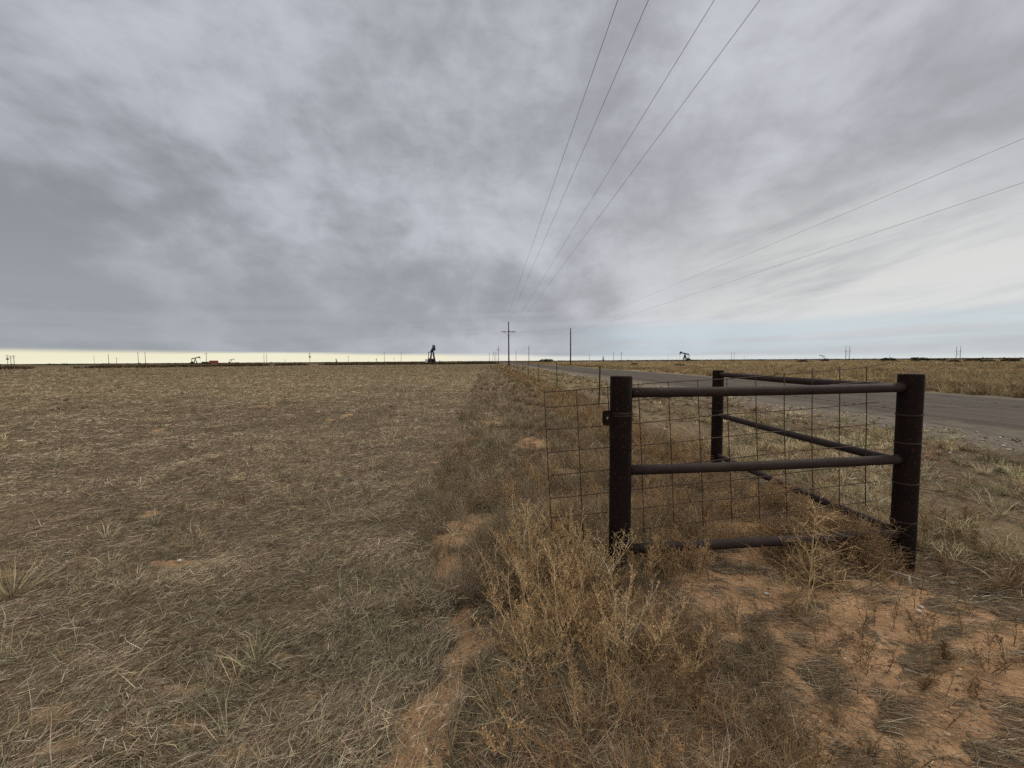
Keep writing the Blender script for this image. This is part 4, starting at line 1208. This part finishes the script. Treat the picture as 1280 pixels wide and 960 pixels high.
# grass clump standing in the left field
def grass_clump(n, h, cols):
    mb = MB()
    for i in range(n):
        a = random.uniform(0, 2 * PI); e = random.uniform(.35, 1.35)
        r = random.uniform(0, .06)
        grow_stem(mb, (r * math.cos(a), r * math.sin(a), -.01), (math.cos(a) * math.cos(e), math.sin(a) * math.cos(e), math.sin(e)), h * random.uniform(.5, 1), .0015, 4, .1, .08, jit(random.choice(cols), .2), 3)
    return mb
for x, y, n, h, lab in ((-2.75, 2.35, 170, .26, 'pale tan grass clump at the left edge of the field'), (-2.1, 2.33, 70, .16, 'smaller tan grass clump right of the left edge clump'), (-1.22, 1.72, 40, .16, 'sparse pale grass clump near the bottom left'),
                        (-2.3, 3.1, 60, .22, 'thin yellow grass clump behind the white rock'), (-.42, 2.28, 26, .24, 'wispy grass clump left of the sandy track')):
    o = grass_clump(n, h, [(.32, .26, .15), (.40, .335, .215), (.23, .185, .11)]).build('grass_clump', M['weed']); o.location = (x, y, h1(x, y))
    props(o, lab, 'grass clump')

# pale forked twig by the right post
mb = MB()
A = [(0, 0, .03), (-.10, -.10, .035), (-.24, -.20, .03), (-.42, -.28, .025), (-.55, -.30, .012)]
mb.tube([(x, y, z) for x, y, z in A], [.008, .0075, .006, .005, .003], 7)
mb.tube([A[0], (-.14, .05, .06), (-.3, .10, .075), (-.5, .12, .05)], [.0075, .006, .005, .003], 6)
mb.tube([A[1], (-.08, -.19, .02), (-.02, -.27, .01)], [.005, .004, .002], 6)
mb.tube([A[0], (.08, -.04, .015)], [.008, .004], 6)
o = mb.build('dead_twig', M['twig'], None, True); o.location = (2.66, 2.36, h1(2.66, 2.36))
props(o, 'pale bleached forked twig lying at the foot of the right pipe post', 'twig')
for x, y, L, az, e, lab in ((-1.28, 1.47, .045, 2.2, .6, 'white straw stub sticking up at the bottom left, longer one'), (-1.255, 1.475, .025, 1.8, .8, 'white straw stub sticking up at the bottom left, shorter one')):
    mb = MB(); mb.tube([(0, 0, 0), (L * .5 * math.cos(az) * math.cos(e), L * .5 * math.sin(az) * math.cos(e), L * .55 * math.sin(e)), (L * math.cos(az) * math.cos(e), L * math.sin(az) * math.cos(e), L * math.sin(e))], [.003, .0027, .002], 7)
    o = mb.build('straw_stub', M['stone'], None, True); o.location = (x, y, h1(x, y) + .02); props(o, lab, 'straw stub')

# white pebbles
def pebble(s):
    bm = MB(); vs = []; fs = []
    n, m = 9, 6
    for j in range(m + 1):
        th = PI * j / m
        for i in range(n):
            ph = 2 * PI * i / n; k = random.uniform(.82, 1.15)
            vs.append((s * k * math.sin(th) * math.cos(ph) * 1.25, s * k * math.sin(th) * math.sin(ph), s * .7 * math.cos(th)))
    for j in range(m):
        for i in range(n): fs.append((j * n + i, j * n + (i + 1) % n, (j + 1) * n + (i + 1) % n, (j + 1) * n + i))
    bm.add(vs, fs); return bm
for x, y, s, lab in ((-2.17, 2.80, .016, 'white stone on the bare orange patch in the left field'), (-2.71, 3.26, .009, 'tiny white stone in the straw beyond the bare orange patch'), (1.30, 2.34, .011, 'white pebble on sand just right of the tan thicket'),
                     (1.60, 2.45, .009, 'white pebble near the bottom rail'), (1.47, 1.57, .009, 'white pebble among sprouts at the lower right'), (2.88, 2.30, .012, 'pale pebble at the weed edge right of the right pipe post'),
                     (1.53, 2.10, .012, 'white pebble left of the wispy weed stem'), (2.23, 1.92, .013, 'larger of two close pale pebbles on the right sand slope'), (2.30, 1.97, .009, 'smaller of two close pale pebbles on the right sand slope')):
    o = pebble(s).build('pebble', M['stone'], None, True); o.location = (x, y, h1(x, y) + s * .75); o.rotation_euler = (0, 0, random.uniform(0, 6)); props(o, lab, 'stone', 'pale stones')

# ------------------------------------------------------------------ camera and render settings
cam = bpy.data.cameras.new('camera'); cam.sensor_width = 36; cam.lens = 36 * 500 / 1280; cam.clip_end = 20000; cam.clip_start = .02
co = bpy.data.objects.new('camera', cam); COL.objects.link(co)
mat = Matrix.Rotation(R(-2.86), 4, 'Z') @ Matrix.Rotation(R(90 - 3.32), 4, 'X') @ Matrix.Rotation(R(-.36), 4, 'Z')
mat.translation = (0, 0, CAM_H)
co.matrix_world = mat
SC.camera = co
SC.render.engine = 'CYCLES'
SC.cycles.max_bounces = 4; SC.cycles.diffuse_bounces = 2; SC.cycles.glossy_bounces = 2; SC.cycles.transmission_bounces = 2
SC.cycles.use_denoising = False
SC.cycles.use_adaptive_sampling = False
SC.view_settings.view_transform = 'Standard'; SC.view_settings.look = 'None'; SC.view_settings.exposure = .12; SC.view_settings.gamma = 1
